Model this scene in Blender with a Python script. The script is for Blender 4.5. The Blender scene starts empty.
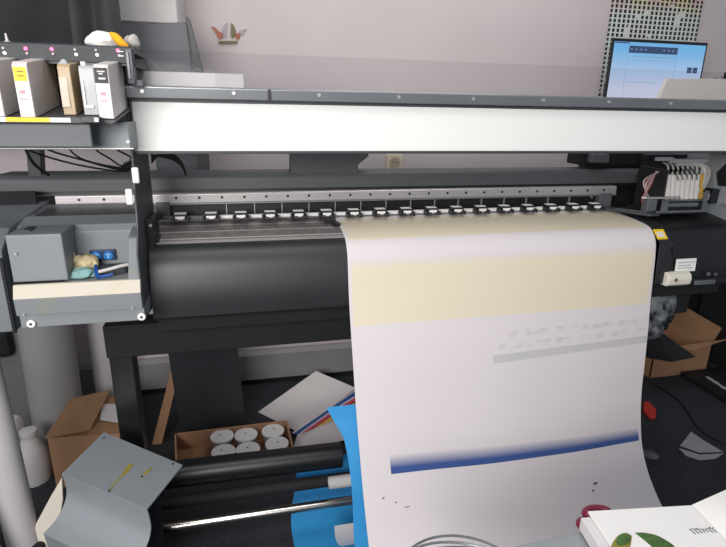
import bpy, bmesh, math, random
from mathutils import Vector, Matrix
random.seed(7)
SC = bpy.context.scene; COL = SC.collection
PI = math.pi
# ------------------------------------------------------------------ camera
F, H = 530.0, 1.4
ex = Vector((2357, 123, -F)).normalized()
ez = Vector((31, 1690, F)).normalized(); ez = (ez - ez.dot(ex) * ex).normalized()
ey = ez.cross(ex)
RM = Matrix((ex, ey, ez))
cam = bpy.data.cameras.new('camera'); camo = bpy.data.objects.new('camera', cam); COL.objects.link(camo)
cam.sensor_width = 36; cam.lens = F / 726 * 36; cam.clip_start = .02
camo.matrix_world = Matrix.Translation((0, 0, H)) @ RM.to_4x4()
SC.camera = camo
def ray(px, py): return RM @ Vector((px - 363, 273.5 - py, -F))
def aY(px, py, y): d = ray(px, py); return Vector((0, 0, H)) + d * (y / d.y)      # point of the world plane Y=y seen at a pixel
def aZ(px, py, z): d = ray(px, py); return Vector((0, 0, H)) + d * ((z - H) / d.z)
# ------------------------------------------------------------------ materials
def lin(h):
    h = h.lstrip('#'); c = [int(h[i:i + 2], 16) / 255 for i in (0, 2, 4)]
    return tuple((x / 12.92 if x < .04045 else ((x + .055) / 1.055) ** 2.4) for x in c) + (1,)
class NT:
    def __init__(s, m): s.m = m; s.n = m.node_tree.nodes; s.l = m.node_tree.links; s.b = s.n['Principled BSDF']
    def new(s, t): return s.n.new(t)
    def put(s, sock, v):
        if isinstance(v, bpy.types.NodeSocket): s.l.new(v, sock)
        else: sock.default_value = v
    def op(s, o, a, b=0.0, c=None):
        n = s.new('ShaderNodeMath'); n.operation = o; s.put(n.inputs[0], a); s.put(n.inputs[1], b)
        if c is not None: s.put(n.inputs[2], c)
        return n.outputs[0]
    def band(s, x, a, b): return s.op('MULTIPLY', s.op('GREATER_THAN', x, a), s.op('LESS_THAN', x, b))
    def ramp(s, x, a, b):
        n = s.new('ShaderNodeMapRange'); s.put(n.inputs[0], x); s.put(n.inputs[1], a); s.put(n.inputs[2], b); n.clamp = True
        return n.outputs[0]
    def mix(s, f, a, b):
        n = s.new('ShaderNodeMix'); n.data_type = 'RGBA'; s.put(n.inputs[0], f); s.put(n.inputs[6], a); s.put(n.inputs[7], b)
        return n.outputs[2]
    def noise(s, scale, detail=3, vec=None):
        n = s.new('ShaderNodeTexNoise'); n.inputs['Scale'].default_value = scale; n.inputs['Detail'].default_value = detail
        if vec is None: vec = s.new('ShaderNodeTexCoord').outputs['Object']
        s.l.new(vec, n.inputs['Vector']); return n.outputs[0]
    def xyz(s, out='Object'):
        t = s.new('ShaderNodeTexCoord'); x = s.new('ShaderNodeSeparateXYZ'); s.l.new(t.outputs[out], x.inputs[0]); return x.outputs
    def bump(s, h, strength=.2, dist=.002):
        n = s.new('ShaderNodeBump'); n.inputs['Strength'].default_value = strength; n.inputs['Distance'].default_value = dist
        s.l.new(h, n.inputs['Height']); s.l.new(n.outputs[0], s.b.inputs['Normal'])
def mat(name, hexc, rough=.5, metal=0, var=.06, scale=14, bump=0, bscale=200, emit=None, trans=0, spec=None):
    m = bpy.data.materials.new(name); m.use_nodes = True; N = NT(m)
    c = lin(hexc)
    if var:
        f = N.ramp(N.noise(scale, 4), .3, .7)
        N.put(N.b.inputs['Base Color'], N.mix(f, tuple(x * (1 - var) for x in c[:3]) + (1,), tuple(min(1, x * (1 + var)) for x in c[:3]) + (1,)))
    else: N.b.inputs['Base Color'].default_value = c
    N.b.inputs['Roughness'].default_value = rough; N.b.inputs['Metallic'].default_value = metal
    if spec is not None: N.b.inputs['Specular IOR Level'].default_value = spec
    if bump: N.bump(N.noise(bscale, 3), bump)
    if emit: N.b.inputs['Emission Color'].default_value = c; N.b.inputs['Emission Strength'].default_value = emit
    if trans: N.b.inputs['Transmission Weight'].default_value = trans
    return m
M = {}
def mk(k, *a, **kw): M[k] = mat(k, *a, **kw); return M[k]
mk('wall', '#c6bcbb', .9, var=.03, scale=3, bump=.15, bscale=60)
mk('hood', '#ebeae5', .5, var=.015, scale=3)
mk('alu', '#8f9294', .38, .7, var=.05)
mk('alu_light', '#b5b0ae', .4, .5, var=.05)
mk('steel', '#cfc9c2', .22, 1, var=.04)
mk('grey', '#85898b', .5, var=.03, bump=.05)
mk('midgrey', '#5b5e61', .5, var=.05)
mk('darkgrey', '#3a3c3f', .5, var=.07)
mk('slate', '#484a4c', .5, var=.05)
mk('black', '#17181a', .42, var=.1)
mk('blackmatte', '#121315', .8, var=.1, bump=.1)
mk('apron', '#27282a', .42, var=.12, scale=5, bump=.04, bscale=300)
mk('white', '#e6e4e0', .5, var=.02)
mk('cream', '#dcd5c6', .5, var=.03)
mk('tag', '#ecebe6', .45, var=.01)
mk('cart', '#c9c3bf', .45, var=.03)
mk('cartw', '#eae3e0', .5, var=.01)
mk('yellow', '#f2c51b', .5, var=.02)
mk('labelk', '#141414', .5, var=0)
mk('pinkink', '#c99aa0', .6, var=0)
mk('paper', '#cfc8c6', .6, var=.02)
mk('rollw', '#bdb9b8', .7, var=.04, scale=5)
mk('card', '#a98060', .85, var=.08, scale=9, bump=.1)
mk('card2', '#93704f', .85, var=.1, scale=12, bump=.1)
mk('blue', '#2f8fc9', .55, var=.04)
mk('red', '#6f1230', .4, var=.05)
mk('redp', '#c2392f', .5, var=.05)
mk('teal', '#7fa5a3', .8, var=.15, scale=60, bump=.3)
mk('tissue', '#e9e4de', .9, var=.05, scale=40, bump=.3, bscale=80)
mk('tissueg', '#b9b4ad', .9, var=.2, scale=120, bump=.3, bscale=80)
mk('tissueo', '#f0a818', .8, var=.1, scale=40, bump=.2, bscale=80)
mk('bluep', '#1c6fb5', .35, var=.05)
mk('bluek', '#132f52', .4, var=.05)
mk('led_pink', '#ff4a78', .4, var=0, emit=3.0)
mk('led_white', '#f4fff0', .4, var=0, emit=1.2)
mk('led_off', '#a9a0a2', .4, var=0)
mk('tube', '#0d0e10', .35, var=.05)
mk('hose', '#a9a6a0', .3, var=.08)
mk('wire', '#a5524f', .5, var=.1)
mk('damper', '#dedad4', .35, var=.06)
mk('amber', '#c59a3a', .35, var=.1)
mk('tan', '#ab9472', .35, var=.2, scale=30)
mk('clearplastic', '#a9abab', .3, var=.1, scale=30)
mk('socket', '#d8ccb4', .45, var=.02)
mk('hole', '#070707', .8, var=0)
mk('copper', '#9a5433', .5, var=.2, scale=60)
mk('mauve', '#9c8e95', .5, var=.12, scale=60)
mk('bronze', '#6d6243', .6, var=.1)
mk('leaf', '#41602d', .6, var=.4, scale=60)
mk('leafy', '#7f7a2a', .6, var=.3, scale=60)
mk('cloth', '#2a2b2d', .95, var=.2, scale=8, bump=.2)
mk('ink', '#55565a', .7, var=0)
mk('scriptw', '#b5b5b5', .6, var=0)
mk('table', '#8b8f92', .5, var=.05)
mk('foil', '#9fa0a4', .6, var=.05)
mk('plasticgrey', '#5c5f63', .3, var=.2, scale=20)
# acrylic hood window: really clear sheet
m = M['acrylic'] = bpy.data.materials.new('acrylic'); m.use_nodes = True; N = NT(m)
tr = N.new('ShaderNodeBsdfTransparent'); tr.inputs[0].default_value = (.94, .94, .945, 1)
gl = N.new('ShaderNodeBsdfGlossy'); gl.inputs['Roughness'].default_value = .05; gl.inputs[0].default_value = (.9, .9, .9, 1)
ms = N.new('ShaderNodeMixShader'); fr = N.new('ShaderNodeFresnel'); fr.inputs[0].default_value = 1.12
N.l.new(fr.outputs[0], ms.inputs[0]); N.l.new(tr.outputs[0], ms.inputs[1]); N.l.new(gl.outputs[0], ms.inputs[2])
N.l.new(ms.outputs[0], N.n['Material Output'].inputs[0])
# frosted bag / clear plastic
m = M['film'] = bpy.data.materials.new('film'); m.use_nodes = True; N = NT(m)
tr = N.new('ShaderNodeBsdfTransparent'); tr.inputs[0].default_value = (.8, .82, .84, 1)
ms = N.new('ShaderNodeMixShader'); N.b.inputs['Base Color'].default_value = lin('#8d9194'); N.b.inputs['Roughness'].default_value = .2
N.bump(N.noise(60), .6, .01)
N.put(ms.inputs[0], N.ramp(N.noise(25), .35, .7)); N.l.new(tr.outputs[0], ms.inputs[1]); N.l.new(N.b.outputs[0], ms.inputs[2])
N.l.new(ms.outputs[0], N.n['Material Output'].inputs[0])
# carpet
m = mk('carpet', '#24262a', .95, var=0); N = NT(m)
f = N.ramp(N.noise(260, 2), .5, .72); g = N.ramp(N.noise(6, 4), .3, .7)
N.put(N.b.inputs['Base Color'], N.mix(f, N.mix(g, lin('#191a1d'), lin('#24272c')), lin('#5b5f66'))); N.bump(N.noise(260, 3), .8, .004)
# platen: ribbed extrusion
m = mk('platen', '#7d7674', .5, .25, var=0); N = NT(m); o = N.xyz()
w = N.op('FRACT', N.op('MULTIPLY', o[1], 1 / .05)); ln = N.band(w, .35, .45)
q = N.op('FRACT', N.op('MULTIPLY', o[0], 90)); dots = N.op('MULTIPLY', N.band(q, .2, .55), N.band(w, .5, .95))
c = N.mix(ln, N.mix(N.ramp(N.noise(40), .3, .7), lin('#6d6665'), lin('#857e7c')), lin('#cdc4c2'))
N.put(N.b.inputs['Base Color'], N.mix(N.op('MULTIPLY', dots, .35), c, lin('#4b4646')))
# perforated board
m = mk('perforated', '#b9bcae', .7, var=0); N = NT(m); o = N.xyz()
u = N.op('MULTIPLY', o[0], 1 / .0262); v = N.op('MULTIPLY', o[2], 1 / .022)
hole = N.op('MULTIPLY', N.band(N.op('FRACT', u), .25, .80), N.band(N.op('FRACT', v), .14, .86))
gap = N.op('GREATER_THAN', N.noise(14, 1), .36)
tint = N.mix(N.ramp(N.noise(4, 1), .35, .65), lin('#c9d3cc'), lin('#d8c9c8'))
top = N.ramp(o[2], 1.86, 1.95)
tint = N.mix(N.op('MULTIPLY', top, .7), tint, N.mix(N.ramp(N.noise(12, 1), .4, .6), lin('#d1b86a'), lin('#c98f8b')))
N.put(N.b.inputs['Base Color'], N.mix(N.op('MULTIPLY', hole, gap), tint, lin('#16171a')))
# monitor screen
m = M['screen'] = bpy.data.materials.new('screen'); m.use_nodes = True; N = NT(m); o = N.xyz('Generated')
c = N.mix(N.ramp(o[2], .25, .9), lin('#c9cfe6'), lin('#6fb0e0')); N.b.inputs['Base Color'].default_value = (0, 0, 0, 1)
N.put(N.b.inputs['Emission Color'], c); N.b.inputs['Emission Strength'].default_value = .95; N.b.inputs['Roughness'].default_value = .3
mk('scr_dark', '#2f3f5e', .4, var=0, emit=.6); mk('scr_line', '#6f8fb5', .4, var=0, emit=.6); mk('scr_pale', '#c4d5ea', .4, var=0, emit=.7)
# printed media
m = mk('print', '#d0c8c8', .42, var=0); N = NT(m)
t = N.new('ShaderNodeTexCoord'); s_ = N.new('ShaderNodeSeparateXYZ'); N.l.new(t.outputs['UV'], s_.inputs[0]); U, V = s_.outputs[0], s_.outputs[1]
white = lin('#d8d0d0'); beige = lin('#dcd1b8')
vv = N.op('SUBTRACT', N.op('MULTIPLY', V, 2.0), 0.0)
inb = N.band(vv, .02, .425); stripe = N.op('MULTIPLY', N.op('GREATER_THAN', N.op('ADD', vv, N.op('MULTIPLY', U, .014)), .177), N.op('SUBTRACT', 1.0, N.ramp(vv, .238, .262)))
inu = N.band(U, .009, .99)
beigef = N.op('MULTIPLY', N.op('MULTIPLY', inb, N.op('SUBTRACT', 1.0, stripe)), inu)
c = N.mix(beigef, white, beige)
# blue gradient bar, solid lower edge
w = N.op('SUBTRACT', vv, N.op('MULTIPLY', U, .122))
bar = N.op('MULTIPLY', N.op('MULTIPLY', N.ramp(w, .762, .798), N.op('LESS_THAN', w, .813)), N.band(U, .085, .988))
c = N.mix(bar, c, lin('#3a538c'))
# faint grey ghost of the mirrored print on the other face
gh = N.op('MULTIPLY', N.band(vv, .543, .568), N.band(U, .43, 1.1))
cmb = N.new('ShaderNodeCombineXYZ'); N.put(cmb.inputs[0], N.op('MULTIPLY', U, 34)); N.put(cmb.inputs[1], N.op('MULTIPLY', vv, 40))
blk = N.op('MULTIPLY', N.op('MULTIPLY', N.ramp(N.noise(1.0, 0, cmb.outputs[0]), .42, .75), N.op('ADD', N.band(vv, .475, .495), N.band(vv, .512, .53))), N.band(U, .45, 1.1))
c = N.mix(N.op('MULTIPLY', gh, .36), c, lin('#8f9a9c')); c = N.mix(N.op('MULTIPLY', blk, .28), c, lin('#8c8f98'))
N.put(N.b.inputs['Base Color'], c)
# metal cover with ochre drips is meshed separately
mk('cover', '#9a9fa2', .4, .35, var=.03, scale=6); mk('ochre', '#8e8436', .5, var=.25, scale=90)
# stained panel
m = mk('stained', '#d9d0c0', .5, var=0); N = NT(m); f = N.ramp(N.noise(22, 4), .5, .75); N.put(N.b.inputs['Base Color'], N.mix(N.op('MULTIPLY', f, .4), lin('#c2b9a8'), lin('#b5ad6c')))
m = mk('greystain', '#85898b', .5, var=0); N = NT(m); f = N.ramp(N.noise(16, 4), .55, .75); N.put(N.b.inputs['Base Color'], N.mix(N.op('MULTIPLY', f, .5), lin('#7f8386'), lin('#8c8d52')))
# ------------------------------------------------------------------ object helpers
ORG = {}
class MB:
    def __init__(s): s.bm = bmesh.new(); s.uv = None
    def box(s, x0, x1, y0, y1, z0, z1):
        v = [s.bm.verts.new((x, y, z)) for x in (x0, x1) for y in (y0, y1) for z in (z0, z1)]
        for f in ((0, 1, 3, 2), (4, 6, 7, 5), (0, 4, 5, 1), (2, 3, 7, 6), (0, 2, 6, 4), (1, 5, 7, 3)): s.bm.faces.new([v[i] for i in f])
        return s
    def loft(s, A, B):
        a = [s.bm.verts.new(p) for p in A]; b = [s.bm.verts.new(p) for p in B]; n = len(a)
        s.bm.faces.new(a[::-1]); s.bm.faces.new(b)
        for i in range(n): s.bm.faces.new((a[i], a[(i + 1) % n], b[(i + 1) % n], b[i]))
        return s
    def px(s, P, x0, x1): return s.loft([(x0, y, z) for y, z in P], [(x1, y, z) for y, z in P])
    def py(s, P, y0, y1): return s.loft([(x, y0, z) for x, z in P], [(x, y1, z) for x, z in P])
    def pz(s, P, z0, z1): return s.loft([(x, y, z0) for x, y in P], [(x, y, z1) for x, y in P])
    def slab(s, P, d):  # polygon of 3-D points thickened by vector d
        d = Vector(d); return s.loft([Vector(p) for p in P], [Vector(p) + d for p in P])
    def tube(s, pts, r, n=10, r1=None, cap=True):
        pts = [Vector(p) for p in pts]; up = None; rings = []
        for i, p in enumerate(pts):
            t = (pts[min(i + 1, len(pts) - 1)] - pts[max(i - 1, 0)]).normalized()
            if up is None: up = t.orthogonal().normalized()
            up = (up - up.dot(t) * t).normalized(); w = t.cross(up)
            k = i / (len(pts) - 1); rr = r if r1 is None else r + (r1 - r) * k
            if isinstance(r, (list, tuple)): rr = r[i]
            rings.append([s.bm.verts.new(p + (up * math.cos(a * 2 * PI / n) + w * math.sin(a * 2 * PI / n)) * rr) for a in range(n)])
        for a, b in zip(rings, rings[1:]):
            for i in range(n): s.bm.faces.new((a[i], a[(i + 1) % n], b[(i + 1) % n], b[i]))
        if cap: s.bm.faces.new(rings[0][::-1]); s.bm.faces.new(rings[-1])
        return s
    def pipe(s, p0, p1, r, wall, n=28):   # open-ended hollow roll
        p0, p1 = Vector(p0), Vector(p1); t = (p1 - p0).normalized(); u = t.orthogonal().normalized(); w = t.cross(u)
        def ring(p, r): return [s.bm.verts.new(p + (u * math.cos(a * 2 * PI / n) + w * math.sin(a * 2 * PI / n)) * r) for a in range(n)]
        R = [ring(p0, r), ring(p1, r), ring(p1, r - wall), ring(p0, r - wall)]
        for k in range(4):
            a, b = R[k], R[(k + 1) % 4]
            for i in range(n): s.bm.faces.new((a[i], a[(i + 1) % n], b[(i + 1) % n], b[i]))
        return s
    def grid(s, f, nu, nv, uvf=None):
        G = [[s.bm.verts.new(f(i / nu, j / nv)) for i in range(nu + 1)] for j in range(nv + 1)]
        L = s.bm.loops.layers.uv.verify() if uvf else None
        for j in range(nv):
            for i in range(nu):
                fc = s.bm.faces.new((G[j][i], G[j][i + 1], G[j + 1][i + 1], G[j + 1][i]))
                if uvf:
                    for lp, (a, b) in zip(fc.loops, ((i, j), (i + 1, j), (i + 1, j + 1), (i, j + 1))): lp[L].uv = uvf(a / nu, b / nv)
        return s
    def disc(s, c, n, r, d, seg=24):
        c, n = Vector(c), Vector(n).normalized(); return s.tube([c, c + n * d], r, seg)
    def blob(s, c, rx, ry, rz, amp=.2, sub=3, seed=0):
        g = bmesh.ops.create_icosphere(s.bm, subdivisions=sub, radius=1)['verts']; rnd = random.Random(seed)
        dirs = [(Vector((rnd.gauss(0, 1), rnd.gauss(0, 1), rnd.gauss(0, 1))).normalized(), rnd.uniform(-1, 1), rnd.uniform(3, 8)) for _ in range(9)]
        for v in g:
            p = v.co.normalized(); k = 1 + amp * sum(a * math.sin(q * p.dot(d) + a * 3) for d, a, q in dirs) / 3
            z = p.z * rz * k
            v.co = Vector((c[0] + p.x * rx * k, c[1] + p.y * ry * k, c[2] + max(z, -rz * .8)))
        return s
    def build(s, name, mt, parent=None, bevel=0, smooth=False, solid=0, subd=0):
        bmesh.ops.recalc_face_normals(s.bm, faces=s.bm.faces)
        org = Vector(ORG.get(parent.name, (0, 0, 0))) if parent else None
        if parent is None:
            c = [v.co for v in s.bm.verts]
            org = Vector(((min(p.x for p in c) + max(p.x for p in c)) / 2, (min(p.y for p in c) + max(p.y for p in c)) / 2, min(p.z for p in c)))
            if mt.name in KEEP: org = Vector((0, 0, 0))
        elif mt.name in KEEP: pass
        for v in s.bm.verts: v.co -= org
        me = bpy.data.meshes.new(name); s.bm.to_mesh(me); s.bm.free(); me.materials.append(mt)
        if smooth:
            me.polygons.foreach_set('use_smooth', [True] * len(me.polygons))
        o = bpy.data.objects.new(name, me); COL.objects.link(o)
        if parent: o.parent = parent; ORG[o.name] = org
        else: o.location = org; ORG[o.name] = org
        if solid: md = o.modifiers.new('s', 'SOLIDIFY'); md.thickness = solid; md.offset = 0
        if bevel: md = o.modifiers.new('b', 'BEVEL'); md.width = bevel; md.segments = 2; md.limit_method = 'ANGLE'; md.angle_limit = .7
        if subd: md = o.modifiers.new('u', 'SUBSURF'); md.levels = subd; md.render_levels = subd
        if smooth and not subd: md = o.modifiers.new('e', 'EDGE_SPLIT'); md.split_angle = .7
        return o
KEEP = {'wall', 'carpet', 'perforated'}
def tag(o, label=None, cat=None, group=None, kind=None):
    if label: o['label'] = label
    if cat: o['category'] = cat
    if group: o['group'] = group
    if kind: o['kind'] = kind
    return o
def thing(name, label, cat, loc, group=None):
    o = bpy.data.objects.new(name, None); COL.objects.link(o); o.location = loc; o.empty_display_size = .05; ORG[o.name] = Vector(loc)
    return tag(o, label, cat, group)
def copies(src, deltas, parent):          # further copies of a part (and of its sub-parts) on the same thing
    for d in deltas:
        c = src.copy(); COL.objects.link(c); c.parent = parent; c.location = src.location + Vector(d)
        for ch in src.children:
            k = ch.copy(); COL.objects.link(k); k.parent = c
def cat(P, n=6):
    o = []
    for i in range(len(P) - 1):
        p0 = P[max(i - 1, 0)]; p1 = P[i]; p2 = P[i + 1]; p3 = P[min(i + 2, len(P) - 1)]
        for k in range(n):
            t = k / n
            o.append(tuple(.5 * ((2 * p1[j]) + (-p0[j] + p2[j]) * t + (2 * p0[j] - 5 * p1[j] + 4 * p2[j] - p3[j]) * t * t + (-p0[j] + 3 * p1[j] - 3 * p2[j] + p3[j]) * t ** 3) for j in range(len(p1))))
    o.append(tuple(P[-1])); return o
def arc(c, r, a0, a1, n=8): return [(c[0] + r * math.cos(math.radians(a0 + (a1 - a0) * i / n)), c[1] + r * math.sin(math.radians(a0 + (a1 - a0) * i / n))) for i in range(n + 1)]

# ------------------------------------------------------------------ setting
WY = 2.57
tag(MB().box(-2.6, 4.2, WY, WY + .1, 0, 2.9).build('wall_back', M['wall']), kind='structure')
tag(MB().box(-2.6, 4.2, -1.6, WY, -.1, 0).build('floor', M['carpet']), kind='structure')
b = MB().px([(WY - .001, .03), (WY - .035, .03), (WY - .035, .17), (WY - .02, .19), (WY - .001, .19)], -2.6, 4.2)
tag(b.build('trim_1', mk('trunking', '#8b8987', .6, var=.03), bevel=.004), kind='structure')
tag(MB().box(-2.6, 4.2, WY - .012, WY - .001, 0, .03).build('baseboard_back', M['blackmatte']), kind='structure')

# wall socket
t = thing('wall_socket', 'cream round-pin wall socket seen through the gap under the printer hood', 'socket', (.753, WY - .001, 1.14))
MB().box(.712, .797, WY - .014, WY - .001, 1.102, 1.184).build('faceplate', M['socket'], t, .004)
MB().disc((.755, WY - .013, 1.143), (0, -1, 0), .028, .004).build('socket_well', mk('sockwell', '#b3a78e', .5, var=0), t)
for dx in (-.01, .01): MB().disc((.755 + dx, WY - .017, 1.145), (0, -1, 0), .0035, .002, 10).build('pin_hole', M['hole'], t)

# butterfly crown wall decoration
t = thing('butterfly_crown', 'copper butterfly wings forming a crown above a bronze bar, stuck on the wall', 'wall decoration', (-.01, WY - .001, 1.66))
def cr(cx, cy): # crop coordinates of the close view -> wall plane
    p = aY(200 + cx / 13.2, 15 + cy / 13.2, WY - .006); return (p.x, p.z)
def wing(name, pts, mt):
    c = cat([cr(*p) for p in pts] + [cr(*pts[0])], 4)[:-1]
    MB().py(c, WY - .006, WY - .002).build(name, mt, t)
wing('butterfly_wing', [(150, 148), (195, 160), (250, 215), (300, 240), (305, 275), (275, 318), (235, 300), (225, 265), (185, 210)], M['copper'])
wing('butterfly_wing', [(365, 105), (355, 160), (350, 230), (350, 290), (325, 300), (300, 250), (295, 180), (325, 130)], M['mauve'])
wing('butterfly_wing', [(410, 100), (445, 140), (470, 200), (475, 250), (440, 300), (410, 285), (405, 200)], M['bronze'])
wing('butterfly_wing', [(520, 235), (470, 255), (460, 280), (490, 325), (520, 310), (530, 270)], M['copper'])
wing('butterfly_wing', [(620, 185), (560, 190), (510, 215), (530, 250), (565, 270), (585, 230)], M['mauve'])
MB().py([cr(245, 342), cr(495, 342), cr(490, 380), cr(248, 380)], WY - .008, WY - .002).build('crown_bar', M['bronze'], t)

# leaning boards and cabinet at the back left
def on(Y, pts): return [(aY(x, y, Y).x, aY(x, y, Y).z) for x, y in pts]
P = on(2.2, [(105, 33), (187, 28), (194, 80), (204, 175)])
t = thing('grey_board', 'tall dark grey board standing against the back wall left of the crown decoration', 'board', (-.3, 2.22, 0))
xr = [p[0] for p in P]
MB().py([(-.29, 0), (-.12, 0), (P[3][0], P[3][1]), (P[2][0], P[2][1]), (P[1][0], P[1][1] + .02), (-.52, P[0][1] + .02), (-.52, 1.33), (-.31, 1.30)], 2.2, 2.23).build('board_panel', M['midgrey'], t, .003)
q = on(2.18, [(186, 17), (190, 19), (205, 78), (210, 175)])
q2 = on(2.18, [(199, 175), (196, 78)])
MB().py([q[0], q[1], q[2], q[3], (q[3][0] - .05, 0), (q[3][0] - .09, 0), q2[0], q2[1]], 2.165, 2.198).build('edge_profile', M['slate'], t, .002)
P = on(2.45, [(122, 30), (184, 32), (184, -30), (118, -30)])
c = thing('wall_cabinet', 'pale white cabinet bottom on the wall above the grey board', 'cabinet', (-.3, 2.4, P[0][1]))
MB().py([(-.52, P[1][1]), P[1], (P[1][0], 2.3), (-.52, 2.3)], 2.26, WY - .001).build('carcass', mk('cab', '#c3bfbd', .6, var=.02), c, .004)
MB().box(-.515, P[1][0] - .004, 2.246, 2.259, P[1][1] + .004, 2.295).build('door', mk('cabd', '#c9c5c2', .6, var=.02), c, .003)

# dark clothes hanging behind the ink station
def drape(x0, x1, Y, z0, z1, seed, mt, name, label, folds=9):
    r = random.Random(seed); ph = r.random() * 6
    def f(u, v):
        x = x0 + (x1 - x0) * u; k = .4 + .6 * v
        return (x, Y + .022 * k * math.sin(folds * u * 3.1 + ph + v * .8) + .012 * math.sin(folds * 2.3 * u + 1.3 * ph), z1 + (z0 - z1) * v)
    o = MB().grid(f, 60, 12).build(name, mt, None, smooth=True, solid=.008)
    return tag(o, label, 'clothing')
drape(-1.5, -.445, 2.0, 1.33, 2.15, 3, M['cloth'], 'hanging_jacket', 'charcoal fabric garment hanging behind the left end of the ink station')
drape(-.46, -.33, 1.90, 1.36, 2.15, 5, mk('cloth2', '#38393b', .95, var=.2, scale=8, bump=.2), 'hanging_jacket', 'narrow grey-black garment hanging between the charcoal cloth and the pale cabinet', 3)
b = MB().tube([(-1.55, 2.0, 2.15), (-.36, 2.0, 2.15)], .012); o = b.build('clothes_rail', M['steel'], smooth=True)
tag(o, 'metal clothes rail holding the dark garments', 'rail')

# perforated board + monitor
o = MB().box(1.85, 2.378, WY - .014, WY - .002, 1.25, 2.15).build('perforated_board', M['perforated'], bevel=.002)
tag(o, 'tall board of black-perforated pale strips on the wall behind the monitor', 'wall board')
MX0, MX1, MZ0, MZ1, MY = 1.69, 2.213, 1.40, 1.722, 2.3
t = thing('monitor', 'black-framed monitor showing a blue desktop with a program window, behind the hood', 'monitor', (1.95, MY, 1.37))
MB().box(MX0, MX1, MY, MY + .012, MZ0, MZ1).build('housing', M['black'], t, .005)
MB().box(MX0 + .012, MX1 - .012, MY - .002, MY + .004, MZ0 + .03, MZ1 - .014).build('screen', M['screen'], t)
MB().box(1.75, 2.12, MY + .012, MY + .035, MZ0 + .03, MZ1 - .05).box(1.9, 2.0, MY + .03, WY - .015, 1.52, 1.6).build('wall_mount', M['black'], t, .004)
sy = MY - .004
w = MB().box(1.78, 1.781, sy, sy + .002, 1.48, 1.70).box(2.045, 2.046, sy, sy + .002, 1.48, 1.70).box(1.78, 2.046, sy, sy + .002, 1.699, 1.70).box(1.78, 1.95, sy, sy + .002, 1.535, 1.5365)
w.box(1.80, 2.04, sy, sy + .002, 1.645, 1.648)
for k in range(9): w.box(1.785 + k * .028, 1.8 + k * .028, sy, sy + .002, 1.63, 1.6335)
w.build('program_window', M['scr_line'], t)
w = MB().box(1.782, 2.044, sy - .001, sy + .002, 1.662, 1.692); w.build('title_strip', M['scr_dark'], t)
w = MB()
for k in (0, 1, 2, 3, 7, 8, 9): w.box(1.79 + k * .025, 1.8 + k * .025, sy - .002, sy, 1.674, 1.681)
w.bm.free()
for k in (0, 1, 2, 3, 7, 8, 9): MB().box(1.79 + k * .025, 1.797 + k * .025, sy - .002, sy, 1.675, 1.680).build('toolbar_button', M['scr_line'], t)
for a_, b_ in ((2.118, 2.143), (2.15, 2.175)): MB().box(a_, b_, sy, sy + .002, 1.584, 1.609).build('desktop_icon', M['scr_dark'], t)
MB().box(MX0 + .013, MX0 + .09, sy, sy + .002, 1.701, 1.706).build('menu_bar', M['scr_dark'], t)

# small dark plant on a wall bracket at the right edge
pc = aY(724, 74, 2.4)
t = thing('small_plant', 'small dark green plant at the right edge beside the monitor', 'plant', (pc.x, 2.42, pc.z - .12))
MB().tube([(pc.x + .04, 2.42, pc.z - .12), (pc.x + .04, 2.42, pc.z - .03)], .035, 16, .045).build('pot', M['blackmatte'], t, smooth=True)
b = MB()
for k in range(22):
    a = random.uniform(0, 2 * PI); l = random.uniform(.03, .07); e = random.uniform(.2, 1.2)
    d = Vector((math.cos(a) * math.cos(e), math.sin(a) * math.cos(e), math.sin(e))) * l; c0 = Vector((pc.x + .04, 2.42, pc.z - .035)); s = Vector((-d.y, d.x, 0)).normalized() * .009
    b.slab([c0, c0 + d * .5 + s, c0 + d, c0 + d * .5 - s], (0, 0, .002))
b.build('leaves', mk('plantleaf', '#1f2d22', .6, var=.2), t)
o = MB().box(pc.x - .03, pc.x + .16, 2.36, WY - .001, pc.z - .135, pc.z - .121).build('wall_shelf', M['black'], bevel=.002)
tag(o, 'short dark wall shelf under the small plant at the right edge', 'shelf')

# ------------------------------------------------------------------ the printer
PT = thing('wide_format_printer', 'wide grey and black roll-fed inkjet printer with a white hood, on a black stand', 'printer', (.6, 1.55, 0))
def part(b, name, mt, bevel=0, parent=PT, smooth=False, **k): return b.build(name, M[mt] if isinstance(mt, str) else mt, parent, bevel, smooth, **k)
XL, XR = -.245, 1.64
# hood
hood = part(MB().px([(1.394, 1.2885), (1.394, 1.409), (1.404, 1.4175), (1.60, 1.4175), (1.60, 1.2885)], XL, XR + .25), 'hood', 'hood', .003)
part(MB().px([(1.391, 1.283), (1.391, 1.290), (1.60, 1.290), (1.60, 1.283)], XL, XR + .25), 'hood_lip', 'darkgrey', .001)
part(MB().px([(1.376, 1.4115), (1.372, 1.436), (1.376, 1.4395), (1.47, 1.4395), (1.47, 1.43), (1.382, 1.43), (1.382, 1.4115)], XL - .015, XR + .25), 'hood_rail', 'alu', .0015)
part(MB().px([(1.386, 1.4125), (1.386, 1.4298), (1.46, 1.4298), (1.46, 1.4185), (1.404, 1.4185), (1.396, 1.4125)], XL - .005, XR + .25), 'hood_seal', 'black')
part(MB().box(XL - .004, XR + .25, 1.3905, 1.396, 1.4035, 1.4115), 'hood_shade_strip', 'darkgrey')  # dark strip standing in for the shadow under the rail overhang
bolt = part(MB().disc((-.207, 1.3745, 1.4265), (0, -1, 0), .0045, .004, 12), 'bolt', 'alu_light', smooth=True)
copies(bolt, [(.2055 * k, 0, 0) for k in range(1, 10)], PT)
part(MB().box(.079, .086, 1.370, 1.376, 1.412, 1.437), 'rail_joint', 'black')
part(MB().slab([(XL - .03, 1.452, 1.4395), (XR + .25, 1.452, 1.4395), (XR + .25, 1.46, 1.523), (XL - .03, 1.46, 1.523)], (0, .004, 0)), 'acrylic_window', 'acrylic')
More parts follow.
